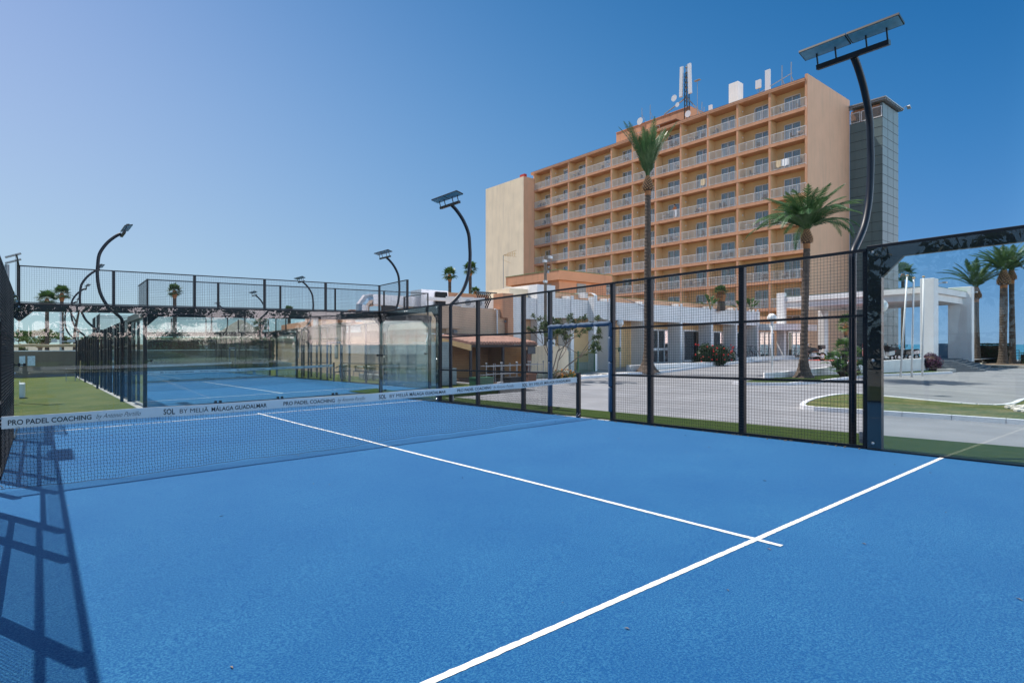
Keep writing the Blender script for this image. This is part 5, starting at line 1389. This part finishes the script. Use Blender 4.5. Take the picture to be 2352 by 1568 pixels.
def fan_at(u, v_top, v_bot, D, label, zg=-1.3, **k):
    """crown centre between the two rows"""
    x, y = at(u, D); zt = CAM.z+(790-v_top)/FPX*D; zb = CAM.z+(790-v_bot)/FPX*D
    R0 = (zt-zb)/2.6
    fan_palm(x, y, zg, (zt*.45+zb*.55)-zg, label, R_=R0, stalk=R0*.9, r=.17*D/60, **k)
fan_at(108, 668, 704, 62, 'wind blown fan palm, left of the pair beyond the lawn', seed=2)
fan_at(142, 656, 690, 66, 'fan palm, right of the pair beyond the lawn', seed=3)
fan_at(401, 652, 682, 70, 'tall fan palm seen above the far glass wall', seed=5)
fan_at(1033, 615, 645, 75, 'fan palm left of the pair beside the cream hotel wing', seed=6)
fan_at(1080, 602, 632, 78, 'fan palm right of the pair beside the cream hotel wing', seed=7)
fan_at(1092, 659, 680, 70, 'low fan palm crown just above the service roofs', seed=8)
fan_at(664, 702, 722, 75, 'fan palm crown above the clubhouse roof', seed=10)
fan_at(598, 728, 760, 60, 'fan palm behind the second court mesh', seed=11)
fan_at(2074, 606, 650, 96, 'fan palm behind the glass clad stair tower', zg=0, seed=13)
x, y = at(1943, 44); fan_palm(x, y, .2, 3.0, 'small fan palm under the entrance porch', R_=.5, nf=18, r=.13, seed=14, stalk=.45)
# clumping fan palm by the ramp
t = thing('dwarf_palm', 'clump of low fan palms on several short trunks by the ramp', 'palm tree', (28.5, 4.0, -.1))
rnd2 = random.Random(21)
for k, (u_, vt, D_, nm) in enumerate(((1915,830,32,8),(1938,800,32.6,14),(1962,820,32,8),(1925,850,31.5,6),(1975,852,31.5,6))):
    x, y = at(u_, D_); zt = CAM.z+(790-vt)/FPX*D_
    x0, y0 = at(1940, 32)
    b = MB(); n = 5; b.tube([(x0+(x-x0)*j/n, y0+(y-y0)*j/n, -.1+(zt+.1)*(j/n)**.8) for j in range(n+1)], [.15,.14,.15,.13,.14,.13], 8); st = b.build('trunk', 'palm_trunk', t)
    b = MB()
    for j in range(nm): fan_leaf(b, (x, y, zt), j*2.4, 1.3-1.9*j/nm, .36, .42, rnd2, 18)
    b.build('crown', 'fan_leaf', t)

def leaf_cloud(b, c, rad, n, rnd, size=.09, sq=1.0, shell=.55):
    for k in range(n):
        v = Vector((rnd.gauss(0,1), rnd.gauss(0,1), rnd.gauss(0,1))).normalized()
        rr_ = rad*(shell+(1-shell)*rnd.random()); p = Vector(c)+Vector((v.x*rr_, v.y*rr_, v.z*rr_*sq))
        o_ = Vector((rnd.gauss(0,1), rnd.gauss(0,1), rnd.gauss(0,1)+.4)).normalized(); s1 = o_.cross(v); 
        if s1.length < .05: continue
        s1.normalize(); s_ = size*(.6+.8*rnd.random()); a = (s1+v*.3).normalized()*s_; w_ = o_.cross(a).normalized()*s_*.4
        b.quad(p-a, p+w_, p+a, p-w_)
def hedge_leaves(b, x0, x1, y0, y1, z0, z1, n, rnd, size=.07):
    for k in range(n):
        f = rnd.random(); x = rnd.uniform(x0, x1); y = rnd.uniform(y0, y1); z = rnd.uniform(z0, z1); j = rnd.gauss(0, .03)
        if f < .25: z = z1+j
        elif f < .6: y = y0+j
        elif f < .85: x = x0+j
        else: x = x1+j
        p = Vector((x, y, z)); a = Vector((rnd.gauss(0,1), rnd.gauss(0,1), rnd.gauss(0,1))).normalized(); w_ = a.cross(Vector((rnd.gauss(0,1), rnd.gauss(0,1), rnd.gauss(0,1)))).normalized()
        s_ = size*(.6+.8*rnd.random()); b.quad(p-a*s_, p+w_*s_*.45, p+a*s_, p-w_*s_*.45)
rnd3 = random.Random(33)
def hedge(x0, x1, y0, y1, z0, z1, label, n=3500, m='hedge_leaf', size=.07):
    t = thing('hedge', label, 'hedge', ((x0+x1)/2, (y0+y1)/2, z0))
    b = MB(); b.box(x0+.12, x1-.12, y0+.12, y1-.12, z0, z1-.12); b.build('branches', 'boot_dark', t)
    b = MB(); hedge_leaves(b, x0, x1, y0, y1, z0, z1, n, rnd3, size); b.build('foliage', m, t)
hedge(64.6, 66.6, 3.2, 6.3, .0, 1.75, 'dark clipped hedge between the two white porch columns', 3500)
hedge(66.2, 68.0, 1.6, 2.5, .0, 1.75, 'short dark hedge left of the right white porch column', 1600)
hedge(66.0, 69.0, -14, .9, .0, 1.82, 'long dark clipped hedge behind the promenade palms', 7000)
hedge(62.3, 63.4, -12, 2.2, .0, .95, 'low bright green hedge behind a wire fence', 6000, 'hedge_bright', .06)
t = thing('low_wire_fence', 'thin diagonal wire fence on the low bright hedge', 'fence', (62, -4, 0))
b = MB()
for k in range(60):
    y = -12+k*.235; b.bar((62.2, y, .0), (62.2, y+.5, .8), .012); b.bar((62.2, y+.5, .0), (62.2, y, .8), .012)
b.build('wire_mesh', 'cable_black', t)
x, y = at(2246-1, 58.5)
b = MB(); b.lathe([(.2,.0),(.3,.8),(.34,.95)], (*at(2268, 57), .1), 4); tag(b.build('planter', 'palm_trunk_orange'), 'brown tapered planter before the low bright hedge', 'planter')
# promenade balustrade and hoarding seen under the porch
t = thing('promenade_railing', 'thin dark railing on the promenade under the porch', 'railing', (72, 9, 0))
b = MB()
for z in (.6, .85, 1.1): b.bar((70, 16, z), (73, 4, z), .05)
for k in range(14): b.bar((70+3*k/13, 16-12*k/13, 0), (70+3*k/13, 16-12*k/13, 1.15), .05)
b.build('rails', 'frame_black', t)
b = MB(); b.box(68, 68.3, 7.4, 11.5, 0, .42); tag(b.build('promenade_wall', 'wall_taupe'), 'low dark wall below the promenade railing', 'wall')
b = MB(); b.box(60.8, 61.0, 6.75, 8.1, .3, 1.8); tag(b.build('hoarding', 'sign_blue'), 'plain blue hoarding panel left of the near porch column', 'panel')
# bushes
def bush(name, label, c, rad, n, m, size=.07, sq=.8, flower=None, nf=0, seed=1, rot=0):
    rnd = random.Random(seed); t = thing(name, label, 'bush', (c[0], c[1], c[2]-rad*sq*.9))
    b = MB(); b.sphere(c, rad*.62, 8, (1,1,sq)); b.build('branches', 'boot_dark', t)
    b = MB(); 
    for k in range(14):
        v = Vector((rnd.gauss(0,1), rnd.gauss(0,1), rnd.gauss(0,.8))).normalized()*rad*.5
        leaf_cloud(b, (c[0]+v.x, c[1]+v.y, c[2]+v.z*sq), rad*.55, n//14, rnd, size, sq, .5)
    b.build('foliage', m, t)
    if flower:
        b = MB()
        for k in range(nf):
            v = Vector((rnd.gauss(0,1), rnd.gauss(0,1), rnd.gauss(0,1))).normalized(); p = Vector(c)+Vector((v.x*rad, v.y*rad, v.z*rad*sq)); b.sphere(p, size*.9, 4)
        tag(b.build('flowers', flower, t), kind='stuff')
    return t
x, y = at(1634, 42); 
t = thing('hibiscus_hedge', 'dark green hibiscus bush with red flowers on the pavement', 'bush', (x, y, .2))
b = MB()
for q in (-.8, -.25, .3, .8): b.sphere((x+.776*q, y-.631*q, .8), .42, 6, (1,1,1.3))
b.build('branches', 'hedge_leaf', t)
b = MB(); rr3 = random.Random(5)
for k in range(40):
    q = rr3.uniform(-1.15, 1.15); leaf_cloud(b, (x+.776*q+rr3.uniform(-.2,.2), y-.631*q+rr3.uniform(-.3,.2), rr3.uniform(.35,1.55-.25*abs(q))), .42, 190, rr3, .075, .9, .4)
b.build('foliage', 'hedge_leaf', t)
b = MB()
for k in range(30):
    q = rr3.uniform(-1.4, 1.4); b.sphere((x+.776*q-.35, y-.631*q-.42, rr3.uniform(.5,1.75)), rr3.uniform(.035,.07), 4)
tag(b.build('flowers', 'flower_red', t), kind='stuff')
bush('purple_bush', 'deep purple leaved bush at the left of the slate steps', (*at(2138, 39), .55), .72, 3600, 'purple_leaf', .06, .92, seed=7)
x, y = at(1292, 29.5); bush('flowering_bush', 'low bush with small orange flowers below the slender tree', (x, y, .12), .72, 2400, 'olive_leaf', .045, .5, 'flower_orange', 60, seed=8)
x, y = at(1312, 30); bush('flowering_bush', 'smaller green bush right of the orange flowered one', (x, y, .05), .4, 900, 'olive_leaf', .045, .5, 'flower_orange', 20, seed=9)
bush('shrub', 'low green shrub beside the porch column on the drive', (*at(1872, 52), .7), .7, 1400, 'bush_leaf', .08, .5, seed=10)
# slender tree with leaf rosettes
rt = random.Random(17)
tx0, ty0 = at(1266, 28.7)
t = thing('young_tree', 'slender multi stemmed young tree with leaf rosettes by the garden wall', 'tree', (tx0, ty0, -.1))
tw_ = MB(); lv = MB()
def branch(p, d, L, r, depth):
    q = p+d*L; m_ = p.lerp(q, .5)+Vector((rt.gauss(0,.04), rt.gauss(0,.04), 0))
    tw_.tube([p, m_, q], [r, r*.85, r*.7], 5, cap=False)
    if depth == 0 or (depth <= 2 and rt.random() < .35):
        for k in range(26):
            a = k*2.4; el = rt.uniform(-.5, 1.2); dr = Vector((math.cos(a)*math.cos(el), math.sin(a)*math.cos(el), math.sin(el)))
            s_ = rt.uniform(.12, .2); o_ = q-d*rt.random()*.15; w_ = dr.cross(Vector((0,0,1)));
            if w_.length < .1: continue
            w_ = w_.normalized()*s_*.16; tip = o_+dr*s_+Vector((0,0,-.03)); md = o_+dr*s_*.55
            lv.quad(o_, md-w_, tip, md+w_)
    if depth > 0:
        for k in range(rt.choice([2, 3])):
            nd = (d+Vector((rt.gauss(0,.55), rt.gauss(0,.5), rt.gauss(.1,.25)))).normalized(); branch(q, nd, L*rt.uniform(.6,.85), r*.7, depth-1)
for (dx_, dz) in ((.05, 1), (.35, .8), (.6, .62), (-.15, 1), (.2, .9)):
    branch(Vector((tx0, ty0, -.1)) if dz != .9 else Vector((tx0+.05, ty0, .3)), Vector((dx_*.78+rt.gauss(0,.05), -dx_*.63+rt.gauss(0,.1), dz)).normalized(), 1.05, .035, 4)
# keep the crown inside its size in the photo
zt = max(p[2] for p in lv.v); sc_ = 3.3/zt
tw_.v = [((p[0]-tx0)*sc_+tx0, (p[1]-ty0)*sc_+ty0, (p[2]+.1)*sc_-.1) for p in tw_.v]; lv.v = [((p[0]-tx0)*sc_+tx0, (p[1]-ty0)*sc_+ty0, (p[2]+.1)*sc_-.1) for p in lv.v]
tw_.build('trunk', 'bark', t); lv.build('crown', 'olive_leaf', t)
# umbrella-shaped pine beyond the boundary wall
px_, py_ = at(88, 75); t = thing('pine_tree', 'broad flat crowned green tree beyond the boundary wall', 'tree', (px_, py_, -1.5))
b = MB(); b.tube([(px_,py_,-1.5),(px_+.1,py_,.5),(px_+.3,py_,2.0)], [.3,.24,.2], 8)
for k in range(7): a = k*.9; b.tube([(px_+.2,py_,1.2), (px_+1.3*math.cos(a),py_+1.3*math.sin(a),2.1),(px_+2.2*math.cos(a),py_+2.2*math.sin(a),2.6)], [.12,.08,.05], 5)
b.build('trunk', 'bark', t)
b = MB(); rp = random.Random(2)
for k in range(34):
    a = rp.random()*2*PI; r_ = 3.1*math.sqrt(rp.random()); leaf_cloud(b, (px_+r_*math.cos(a), py_+r_*math.sin(a), 2.0+1.35*(1-(r_/3.3)**2)+rp.uniform(-.25,.25)), rp.uniform(.5,.85), 230, rp, .12, .55, .35)
b.build('crown', 'pine_leaf', t)
bx_, by_ = at(40, 78); bush('shrub', 'dark rounded shrub behind the boundary wall at left', (bx_, by_, 1.0), 1.3, 1400, 'pine_leaf', .12, .7, seed=31)
bare = at(170, 70); t = thing('bare_tree', 'thin pale leafless trunk beyond the lawn', 'tree', (*bare, -1.4))
b = MB(); b.tube([(bare[0],bare[1],-1.4),(bare[0]+.1,bare[1],3.5),(bare[0]+.5,bare[1],5.8)], [.2,.16,.09], 8); b.tube([(bare[0]+.2,bare[1],4.4),(bare[0]-.5,bare[1],6.1)], [.09,.04], 6); b.tube([(bare[0]+.4,bare[1],5.4),(bare[0]+1.1,bare[1],6.3)], [.07,.03], 6); b.build('trunk', 'palm_trunk', t)
# bird of paradise plants and a palm head on the lobby roof terrace
for k, (u_, vt, vb, D_, l) in enumerate(((1632,668,712,46,'big leaved banana plant on the lobby roof, left'),(1700,682,715,47,'big leaved plant on the lobby roof beside the fence post'),(1725,676,716,47,'spiky big leaved plant on the lobby roof, right'))):
    x, y = at(u_, D_); zb = CAM.z+(790-vb)/FPX*D_; zt = CAM.z+(790-vt)/FPX*D_
    t = thing('terrace_plant', l, 'plant', (x, y, zb)); b = MB(); rb = random.Random(40+k)
    for j in range(11):
        a = j*2.4; e = 1.35-.08*j; L = (zt-zb)*1.1*(.7+.3*rb.random())
        d = Vector((math.cos(a)*math.cos(e), math.sin(a)*math.cos(e), math.sin(e))); s_ = Vector((-math.sin(a), math.cos(a), 0)); p = Vector((x, y, zb)); m1 = p+d*L*.5; m2 = p+d*L*.8+Vector((0,0,-.05)); tip = p+d*L+Vector((math.cos(a)*.2, math.sin(a)*.2, -.15))
        b.quad(p-s_*.01, m1-s_*.02, m1+s_*.02, p+s_*.01); b.quad(m1-s_*.03, m2-s_*.17, m2+s_*.17, m1+s_*.03); b.tri(m2-s_*.17, tip, m2+s_*.17)
    b.build('leaves', 'bush_leaf', t)
x, y = at(1656, 46.5); fan_palm(x, y, 4.4, 1.5, 'stout fan palm with dead skirt on the lobby roof terrace', R_=.42, nf=22, r=.26, seed=45, low=-.3, stalk=.35)
hedge(-1.5, 15.5, 57, 58.5, -1.3, 2.3, 'ragged green hedge behind the boundary wall of the third court', 9000, 'olive_leaf', .14)
hedge(15.5, 40, 62, 64, -1.3, 3.0, 'tall dark hedge far behind the clubhouse end', 5000, 'hedge_leaf', .2)
# hedge and trees behind the camera, mirrored in the far glass
hedge(-24, 16, -34, -32.5, -.1, 2.3, 'clipped hedge far behind the near end of the front court', 5000, 'bush_leaf', .12)

# ------------------------------------------------------------------ motorbikes, scooters, bicycles
def wheel(b, c, R_, w_, ax, n=24):
    """torus tyre, axle along the horizontal unit vector ax"""
    c = Vector(c); ax = Vector(ax).normalized(); u_ = Vector((0,0,1)); v_ = ax.cross(u_); i = len(b.v); m = 8
    for k in range(n):
        a = 2*PI*k/n; d = u_*math.cos(a)+v_*math.sin(a)
        for j in range(m):
            t_ = 2*PI*j/m; b.v.append(tuple(c+d*(R_+w_*math.cos(t_))+ax*w_*math.sin(t_)))
    for k in range(n):
        for j in range(m): b.f.append((i+k*m+j, i+((k+1) % n)*m+j, i+((k+1) % n)*m+(j+1) % m, i+k*m+(j+1) % m))
def motorbike(loc, rz, label):
    t = thing('motorcycle', label, 'motorcycle', (0,0,0))
    Yx = (0,1,0)
    for x, r_ in ((-.76,.31),(.76,.30)):
        b = MB(); wheel(b, (x,0,.34), .29, .055, Yx); wt = b.build('wheel', 'rubber', t, smooth=True)
        b = MB(); wheel(b, (x,0,.34), .225, .016, Yx)
        for k in range(10): a = k*PI/5; b.bar((x,0,.34), (x+.22*math.cos(a),0,.34+.22*math.sin(a)), .014)
        b.build('rim', 'bike_orange', wt)
        b = MB(); b.tube([(x,-.07,.34),(x,-.075,.34)], .13, 14); b.build('brake_disc', 'bike_silver', wt)
    b = MB(); b.tube([(-.76,-.1,.34),(-.5,-.08,.98)], .024, 8); b.tube([(-.76,.1,.34),(-.5,.08,.98)], .024, 8); b.build('fork', 'bike_orange', t)
    b = MB(); b.tube([(-.42,0,.62),(-.1,0,.9),(.2,0,.86),(.45,0,.8)], [.11,.17,.15,.09], 10); b.sphere((-.15,0,.86), .2, 8, (1.3,.85,.9)); b.build('tank', 'bike_black', t, smooth=True)
    b = MB(); b.obox((-.48,0,.96),(.3,.3,.3),Matrix.Rotation(.5,3,'Y')); b.obox((-.62,0,.86),(.5,.16,.05),Matrix.Rotation(-.25,3,'Y')); b.obox((-.85,0,.73),(.2,.14,.04),Matrix.Rotation(-.3,3,'Y')); b.build('fairing', 'bike_black', t)
    b = MB(); b.obox((-.52,0,1.22),(.03,.26,.3),Matrix.Rotation(.55,3,'Y')); b.build('windscreen', 'metal_grey', t)
    b = MB(); b.obox((-.7,0,.88),(.3,.2,.05),Matrix.Rotation(-.2,3,'Y')); b.build('beak', 'plastic_white', t)
    b = MB(); b.box(-.25,.2,-.16,.16,.32,.62); b.tube([(-.05,-.2,.42),(-.05,.2,.42)], .13, 12); b.build('engine', 'bike_silver', t, bevel=.03)
    b = MB(); b.obox((.3,0,.9),(.75,.26,.09),Matrix.Rotation(-.06,3,'Y')); b.build('seat', 'rubber', t, bevel=.03)
    b = MB(); b.bar((-.42,-.38,1.08),(-.42,.38,1.08),.03); b.bar((-.42,-.3,1.08),(-.42,-.34,1.28),.015); b.bar((-.42,.3,1.08),(-.42,.34,1.28),.015); b.box(-.45,-.4,-.4,-.28,1.26,1.34); b.box(-.45,-.4,.28,.4,1.26,1.34); b.build('handlebar', 'cable_black', t)
    b = MB(); b.box(.5,.92,-.22,.22,.95,1.25); b.build('top_case', 'bike_black', t, bevel=.04)
    b = MB(); b.bar((.1,-.14,.4),(.76,-.12,.34),.06); b.bar((.45,0,.8),(.7,0,.45),.05); b.tube([(.1,.16,.36),(.5,.18,.42),(.85,.18,.55)], [.03,.05,.06], 8); b.bar((-.05,.12,.35),(.12,.25,.0),.03); b.build('swingarm', 'bike_silver', t)
    t.location = loc; t.rotation_euler = (0,0,rz); return t
x, y = at(1868, 46); motorbike((x, y, ramp_z(x)+.0), R(-39)+.1, 'black adventure motorcycle with orange wheels parked on the drive')
def scooter(loc, rz, label, m='bike_black', cover=False):
    t = thing('scooter', label, 'scooter', (0,0,0))
    for x in (-.62, .62):
        b = MB(); wheel(b, (x,0,.24), .2, .055, (0,1,0), 18); w0 = b.build('wheel', 'rubber', t, smooth=True)
        b = MB(); b.tube([(x,-.03,.24),(x,.03,.24)], .13, 12); b.build('rim', 'bike_silver', w0)
    b = MB(); b.prism([(.1,-.18),(.85,-.1),(.95,0),(.85,.1),(.1,.18)], lambda x_, y_: .38+.12*(x_-.1), lambda x_, y_: .72+.16*(x_-.1)); b.box(-.45,.15,-.17,.17,.2,.3); b.build('body', m, t, bevel=.04)
    b = MB(); b.obox((-.5,0,.66),(.14,.4,.75),Matrix.Rotation(-.35,3,'Y')); b.build('front_shield', m, t, bevel=.05)
    b = MB(); b.obox((.4,0,.82),(.75,.28,.1),Matrix.Rotation(-.1,3,'Y')); b.build('seat', 'rubber', t, bevel=.03)
    b = MB(); b.bar((-.4,-.34,1.05),(-.4,.34,1.05),.035); b.bar((-.62,0,.3),(-.38,0,1.05),.05); b.box(-.42,-.38,-.4,-.3,1.15,1.25); b.box(-.42,-.38,.3,.4,1.15,1.25); b.build('handlebar', 'cable_black', t)
    b = MB(); b.obox((-.6,0,1.22),(.02,.38,.4),Matrix.Rotation(-.3,3,'Y')); b.build('windscreen', 'window_glass', t)
    b = MB(); b.box(.93,.97,-.1,.1,.72,.8); b.build('tail_light', 'red_paint', t)
    if cover:
        b = MB(); b.prism([(-.65,-.36),(.9,-.3),(1.0,0),(.9,.3),(-.65,.36),(-.75,0)], .5, lambda x_, y_: 1.02+.28*math.cos((x_+.35)*1.7)-.9*abs(y_)*.3); b.build('cover', 'tarp', t, bevel=.06)
    t.location = loc; t.rotation_euler = (0,0,rz); return t
for k, (u_, D_, a, m, c, l) in enumerate(((2036,46,-.3,'plastic_white',False,'white scooter with red tail light, nearest of the group'),(2050,48,-.5,'bike_black',True,'scooter under a black cover behind the white one'),(2074,49,-.6,'bike_black',False,'dark scooter with tall windscreen, right of the covered one'),(2088,50.5,-.7,'bike_silver',False,'grey scooter at the right end of the group'),(1990,46,.2,'bike_silver',False,'grey scooter half hidden behind the black frame post'))):
    x, y = at(u_, D_); scooter((x, y, ramp_z(x)), a, l, m, c)
def bicycle(loc, rz, label):
    t = thing('bicycle', label, 'bicycle', (0,0,0), 0, 'bicycles parked before the shop windows')
    for x in (-.52, .52):
        b = MB(); wheel(b, (x,0,.34), .325, .016, (0,1,0), 22); w0 = b.build('wheel', 'rubber', t)
        b = MB()
        for k in range(12): a = k*PI/6; b.bar((x,0,.34),(x+.31*math.cos(a),0,.34+.31*math.sin(a)),.006)
        b.build('spokes', 'bike_silver', w0)
    b = MB()
    for p, q in (((-.52,0,.34),(-.38,0,.88)),((-.40,0,.8),(.12,0,.8)),((-.40,0,.72),(0,0,.3)),((.12,0,.86),(0,0,.3)),((.12,0,.8),(.52,0,.34)),((0,0,.3),(.52,0,.34))): b.tube([p, q], .016, 6)
    b.build('frame', 'bike_black', t)
    b = MB(); b.box(.0,.26,-.07,.07,.9,.95); b.build('saddle', 'rubber', t)
    b = MB(); b.bar((-.38,0,.88),(-.36,0,1.0),.025); b.bar((-.4,-.28,1.02),(-.4,.28,1.02),.025); b.build('handlebar', 'cable_black', t)
    t.location = loc; t.rotation_euler = (0,0,rz); return t
x, y = at(1683, 46.8); bc = bicycle((x, y, ramp_z(x)+.14), .2, 'black bicycle in the row by the shop windows, first from the hibiscus')
for k, (u_, a) in enumerate(((1694,-.3),(1706,.4),(1720,-.1),(1733,-.35))):
    x, y = at(u_, 47.2+.2*k); dup(bc, (x, y, ramp_z(x)+.14), a, 'black bicycle in the row by the shop windows, %s from the hibiscus' % ('second','third','fourth','fifth')[k])

# ------------------------------------------------------------------ two guests on balconies
def person(loc, rz, label, shirt, arms='rail'):
    """standing figure leaning on the rail: one skinned body, shirt and hair as parts; local +x is forward"""
    t = thing('person', label, 'person', (0,0,0))
    J = {'pel':(0,0,.95,.135),'wst':(.02,0,1.10,.12),'chs':(.05,0,1.32,.145),'nck':(.08,0,1.50,.055),'hd0':(.10,0,1.60,.085),'hd1':(.11,0,1.70,.09),
         'sl':(.05,.19,1.42,.06),'el':(.16,.25,1.17,.042),'hl':(.38,.20,1.04,.03),'sr':(.05,-.19,1.42,.06),'er':(.16,-.25,1.17,.042),'hr':(.38,-.20,1.04,.03),
         'll':(0,.10,.88,.085),'kl':(.03,.11,.50,.058),'al':(0,.12,.09,.04),'tl':(.14,.13,.035,.035),'lr':(0,-.10,.88,.085),'kr':(.03,-.11,.50,.058),'ar':(0,-.12,.09,.04),'tr':(.14,-.13,.035,.035)}
    E = [('pel','wst'),('wst','chs'),('chs','nck'),('nck','hd0'),('hd0','hd1'),('chs','sl'),('sl','el'),('el','hl'),('chs','sr'),('sr','er'),('er','hr'),('pel','ll'),('ll','kl'),('kl','al'),('al','tl'),('pel','lr'),('lr','kr'),('kr','ar'),('ar','tr')]
    for sd in (1, -1):                      # five fingers on each hand, curled over the rail
        h = 'hl' if sd > 0 else 'hr'; hx, hy, hz, _ = J[h]
        for f in range(5):
            k1, k2 = h+'f%d' % f, h+'g%d' % f
            off = (.02-.012*f) if f < 4 else 0
            if f < 4:
                J[k1] = (hx+.055, hy+sd*(.03-.02*f), hz+.01, .010); J[k2] = (hx+.085-.004*abs(f-1), hy+sd*(.03-.02*f), hz-.03, .008)
            else: J[k1] = (hx+.03, hy-sd*.05, hz, .011); J[k2] = (hx+.06, hy-sd*.06, hz-.015, .009)
            E += [(h, k1), (k1, k2)]
    names = list(J); me = bpy.data.meshes.new('body'); me.from_pydata([J[n][:3] for n in names], [(names.index(a), names.index(b)) for a, b in E], [])
    o = bpy.data.objects.new('body', me); COL.objects.link(o); o.parent = t
    md = o.modifiers.new('skin', 'SKIN'); md.use_smooth_shade = True
    for i, n in enumerate(names): me.skin_vertices[0].data[i].radius = (J[n][3]*.9, J[n][3]*(1.15 if n in ('pel','wst','chs') else .9)); 
    me.skin_vertices[0].data[0].use_root = True
    sb_ = o.modifiers.new('sub', 'SUBSURF'); sb_.levels = 1; sb_.render_levels = 1
    me.materials.append(M['skin'])
    b = MB(); b.tube([(-.005,0,.86),(.0,0,.98),(.02,0,1.12),(.05,0,1.33),(.06,0,1.44),(.075,0,1.50)], [.165,.160,.150,.180,.165,.075], 14)
    for sd in (1, -1): b.tube([(.05,.15*sd,1.41),(.10,.225*sd,1.30),(.14,.245*sd,1.22)], [.085,.068,.060], 10)
    b.build('shirt', shirt, t, smooth=True)
    b = MB(); b.tube([(0,0,.97),(0,0,.86)], [.165,.168], 12)
    for sd in (1, -1): b.tube([(0,.09*sd,.90),(.02,.105*sd,.55)], [.11,.085], 10)
    b.build('shorts', 'step_slate', t, smooth=True)
    b = MB(); b.sphere((.085,0,1.735), .105, 8, (1,.92,.85)); b.sphere((.06,0,1.66), .09, 6, (.8,.95,1)); b.build('hair', 'boot_dark', t, smooth=True)
    b = MB()
    for sd in (1, -1): b.sphere((.198,.035*sd,1.665), .012, 4)
    b.tube([(.19,0,1.66),(.222,0,1.635),(.19,0,1.625)], [.01,.015,.01], 6); b.build('face', 'bark', t)
    t.location = loc; t.rotation_euler = (0,0,rz); return t
person((HX+.42, 33.6, RF-ST*4+.02), PI, 'person in an orange shirt leaning on a middle balcony rail', 'shirt_orange')
person((HX+.46, 34.3, RF-ST*1+.02), PI, 'person in a dark top leaning on a top floor balcony rail', 'step_slate')
# leaf litter and grit blown over the front court
b = MB(); rl = random.Random(77)
for k in range(90):
    x = rl.uniform(-4.6, 4.9); y = rl.uniform(-9.2, 6); z = cz(x, y)+.006; a = rl.random()*PI; L = rl.uniform(.008, .028); w_ = L*rl.uniform(.2,.5)
    d = Vector((math.cos(a), math.sin(a), 0)); n_ = Vector((-d.y, d.x, 0)); c = Vector((x, y, z))
    b.quad(c-d*L, c-n_*w_+Vector((0,0,.003)), c+d*L, c+n_*w_+Vector((0,0,.006)))
for k in range(120):
    y = rl.uniform(-6, 6); x = 4.99-abs(rl.gauss(0,.05)); b.sphere((x, y, cz(x, y)+.006), rl.uniform(.006,.014), 3)
tag(b.build('leaf_litter', 'bark'), kind='stuff')

# tree row left of and behind the courts, added out of view to darken the glass reflections
for k in range(7):
    ty_ = -17+5.2*k; rnd4 = random.Random(60+k); t = thing('reflected_tree', 'added dark broad leaved tree left of the courts, number %s from the rear, seen mirrored' % ('one','two','three','four','five','six','seven')[k], 'tree', (-20, ty_, -.1), 0, 'trees mirrored in the glass')
    b = MB(); b.tube([(-20, ty_, -.1), (-20.1, ty_+.1, 2.2), (-20, ty_, 3.6)], [.22,.18,.12], 8); b.build('trunk', 'bark', t)
    b = MB()
    for j in range(12): leaf_cloud(b, (-20+rnd4.uniform(-1.5,1.5), ty_+rnd4.uniform(-2.3,2.3), rnd4.uniform(2.0,6.8)), 1.3, 130, rnd4, .26, .9, .3)
    for j in range(6): leaf_cloud(b, (-20+rnd4.uniform(-1,1), ty_+rnd4.uniform(-2.3,2.3), rnd4.uniform(.6,2.2)), 1.1, 110, rnd4, .24, .9, .3)
    b.build('crown', 'hedge_leaf', t)

rt0 = [o for o in COL.objects if o.name.startswith('reflected_tree')]
for k in range(8):
    dup(rt0[k % 7], (-22+5.6*k, -38, .0), PI/2, 'added dark broad leaved tree behind the rear glass wall, %s from the left, seen mirrored' % ('first','second','third','fourth','fifth','sixth','seventh','eighth')[k])
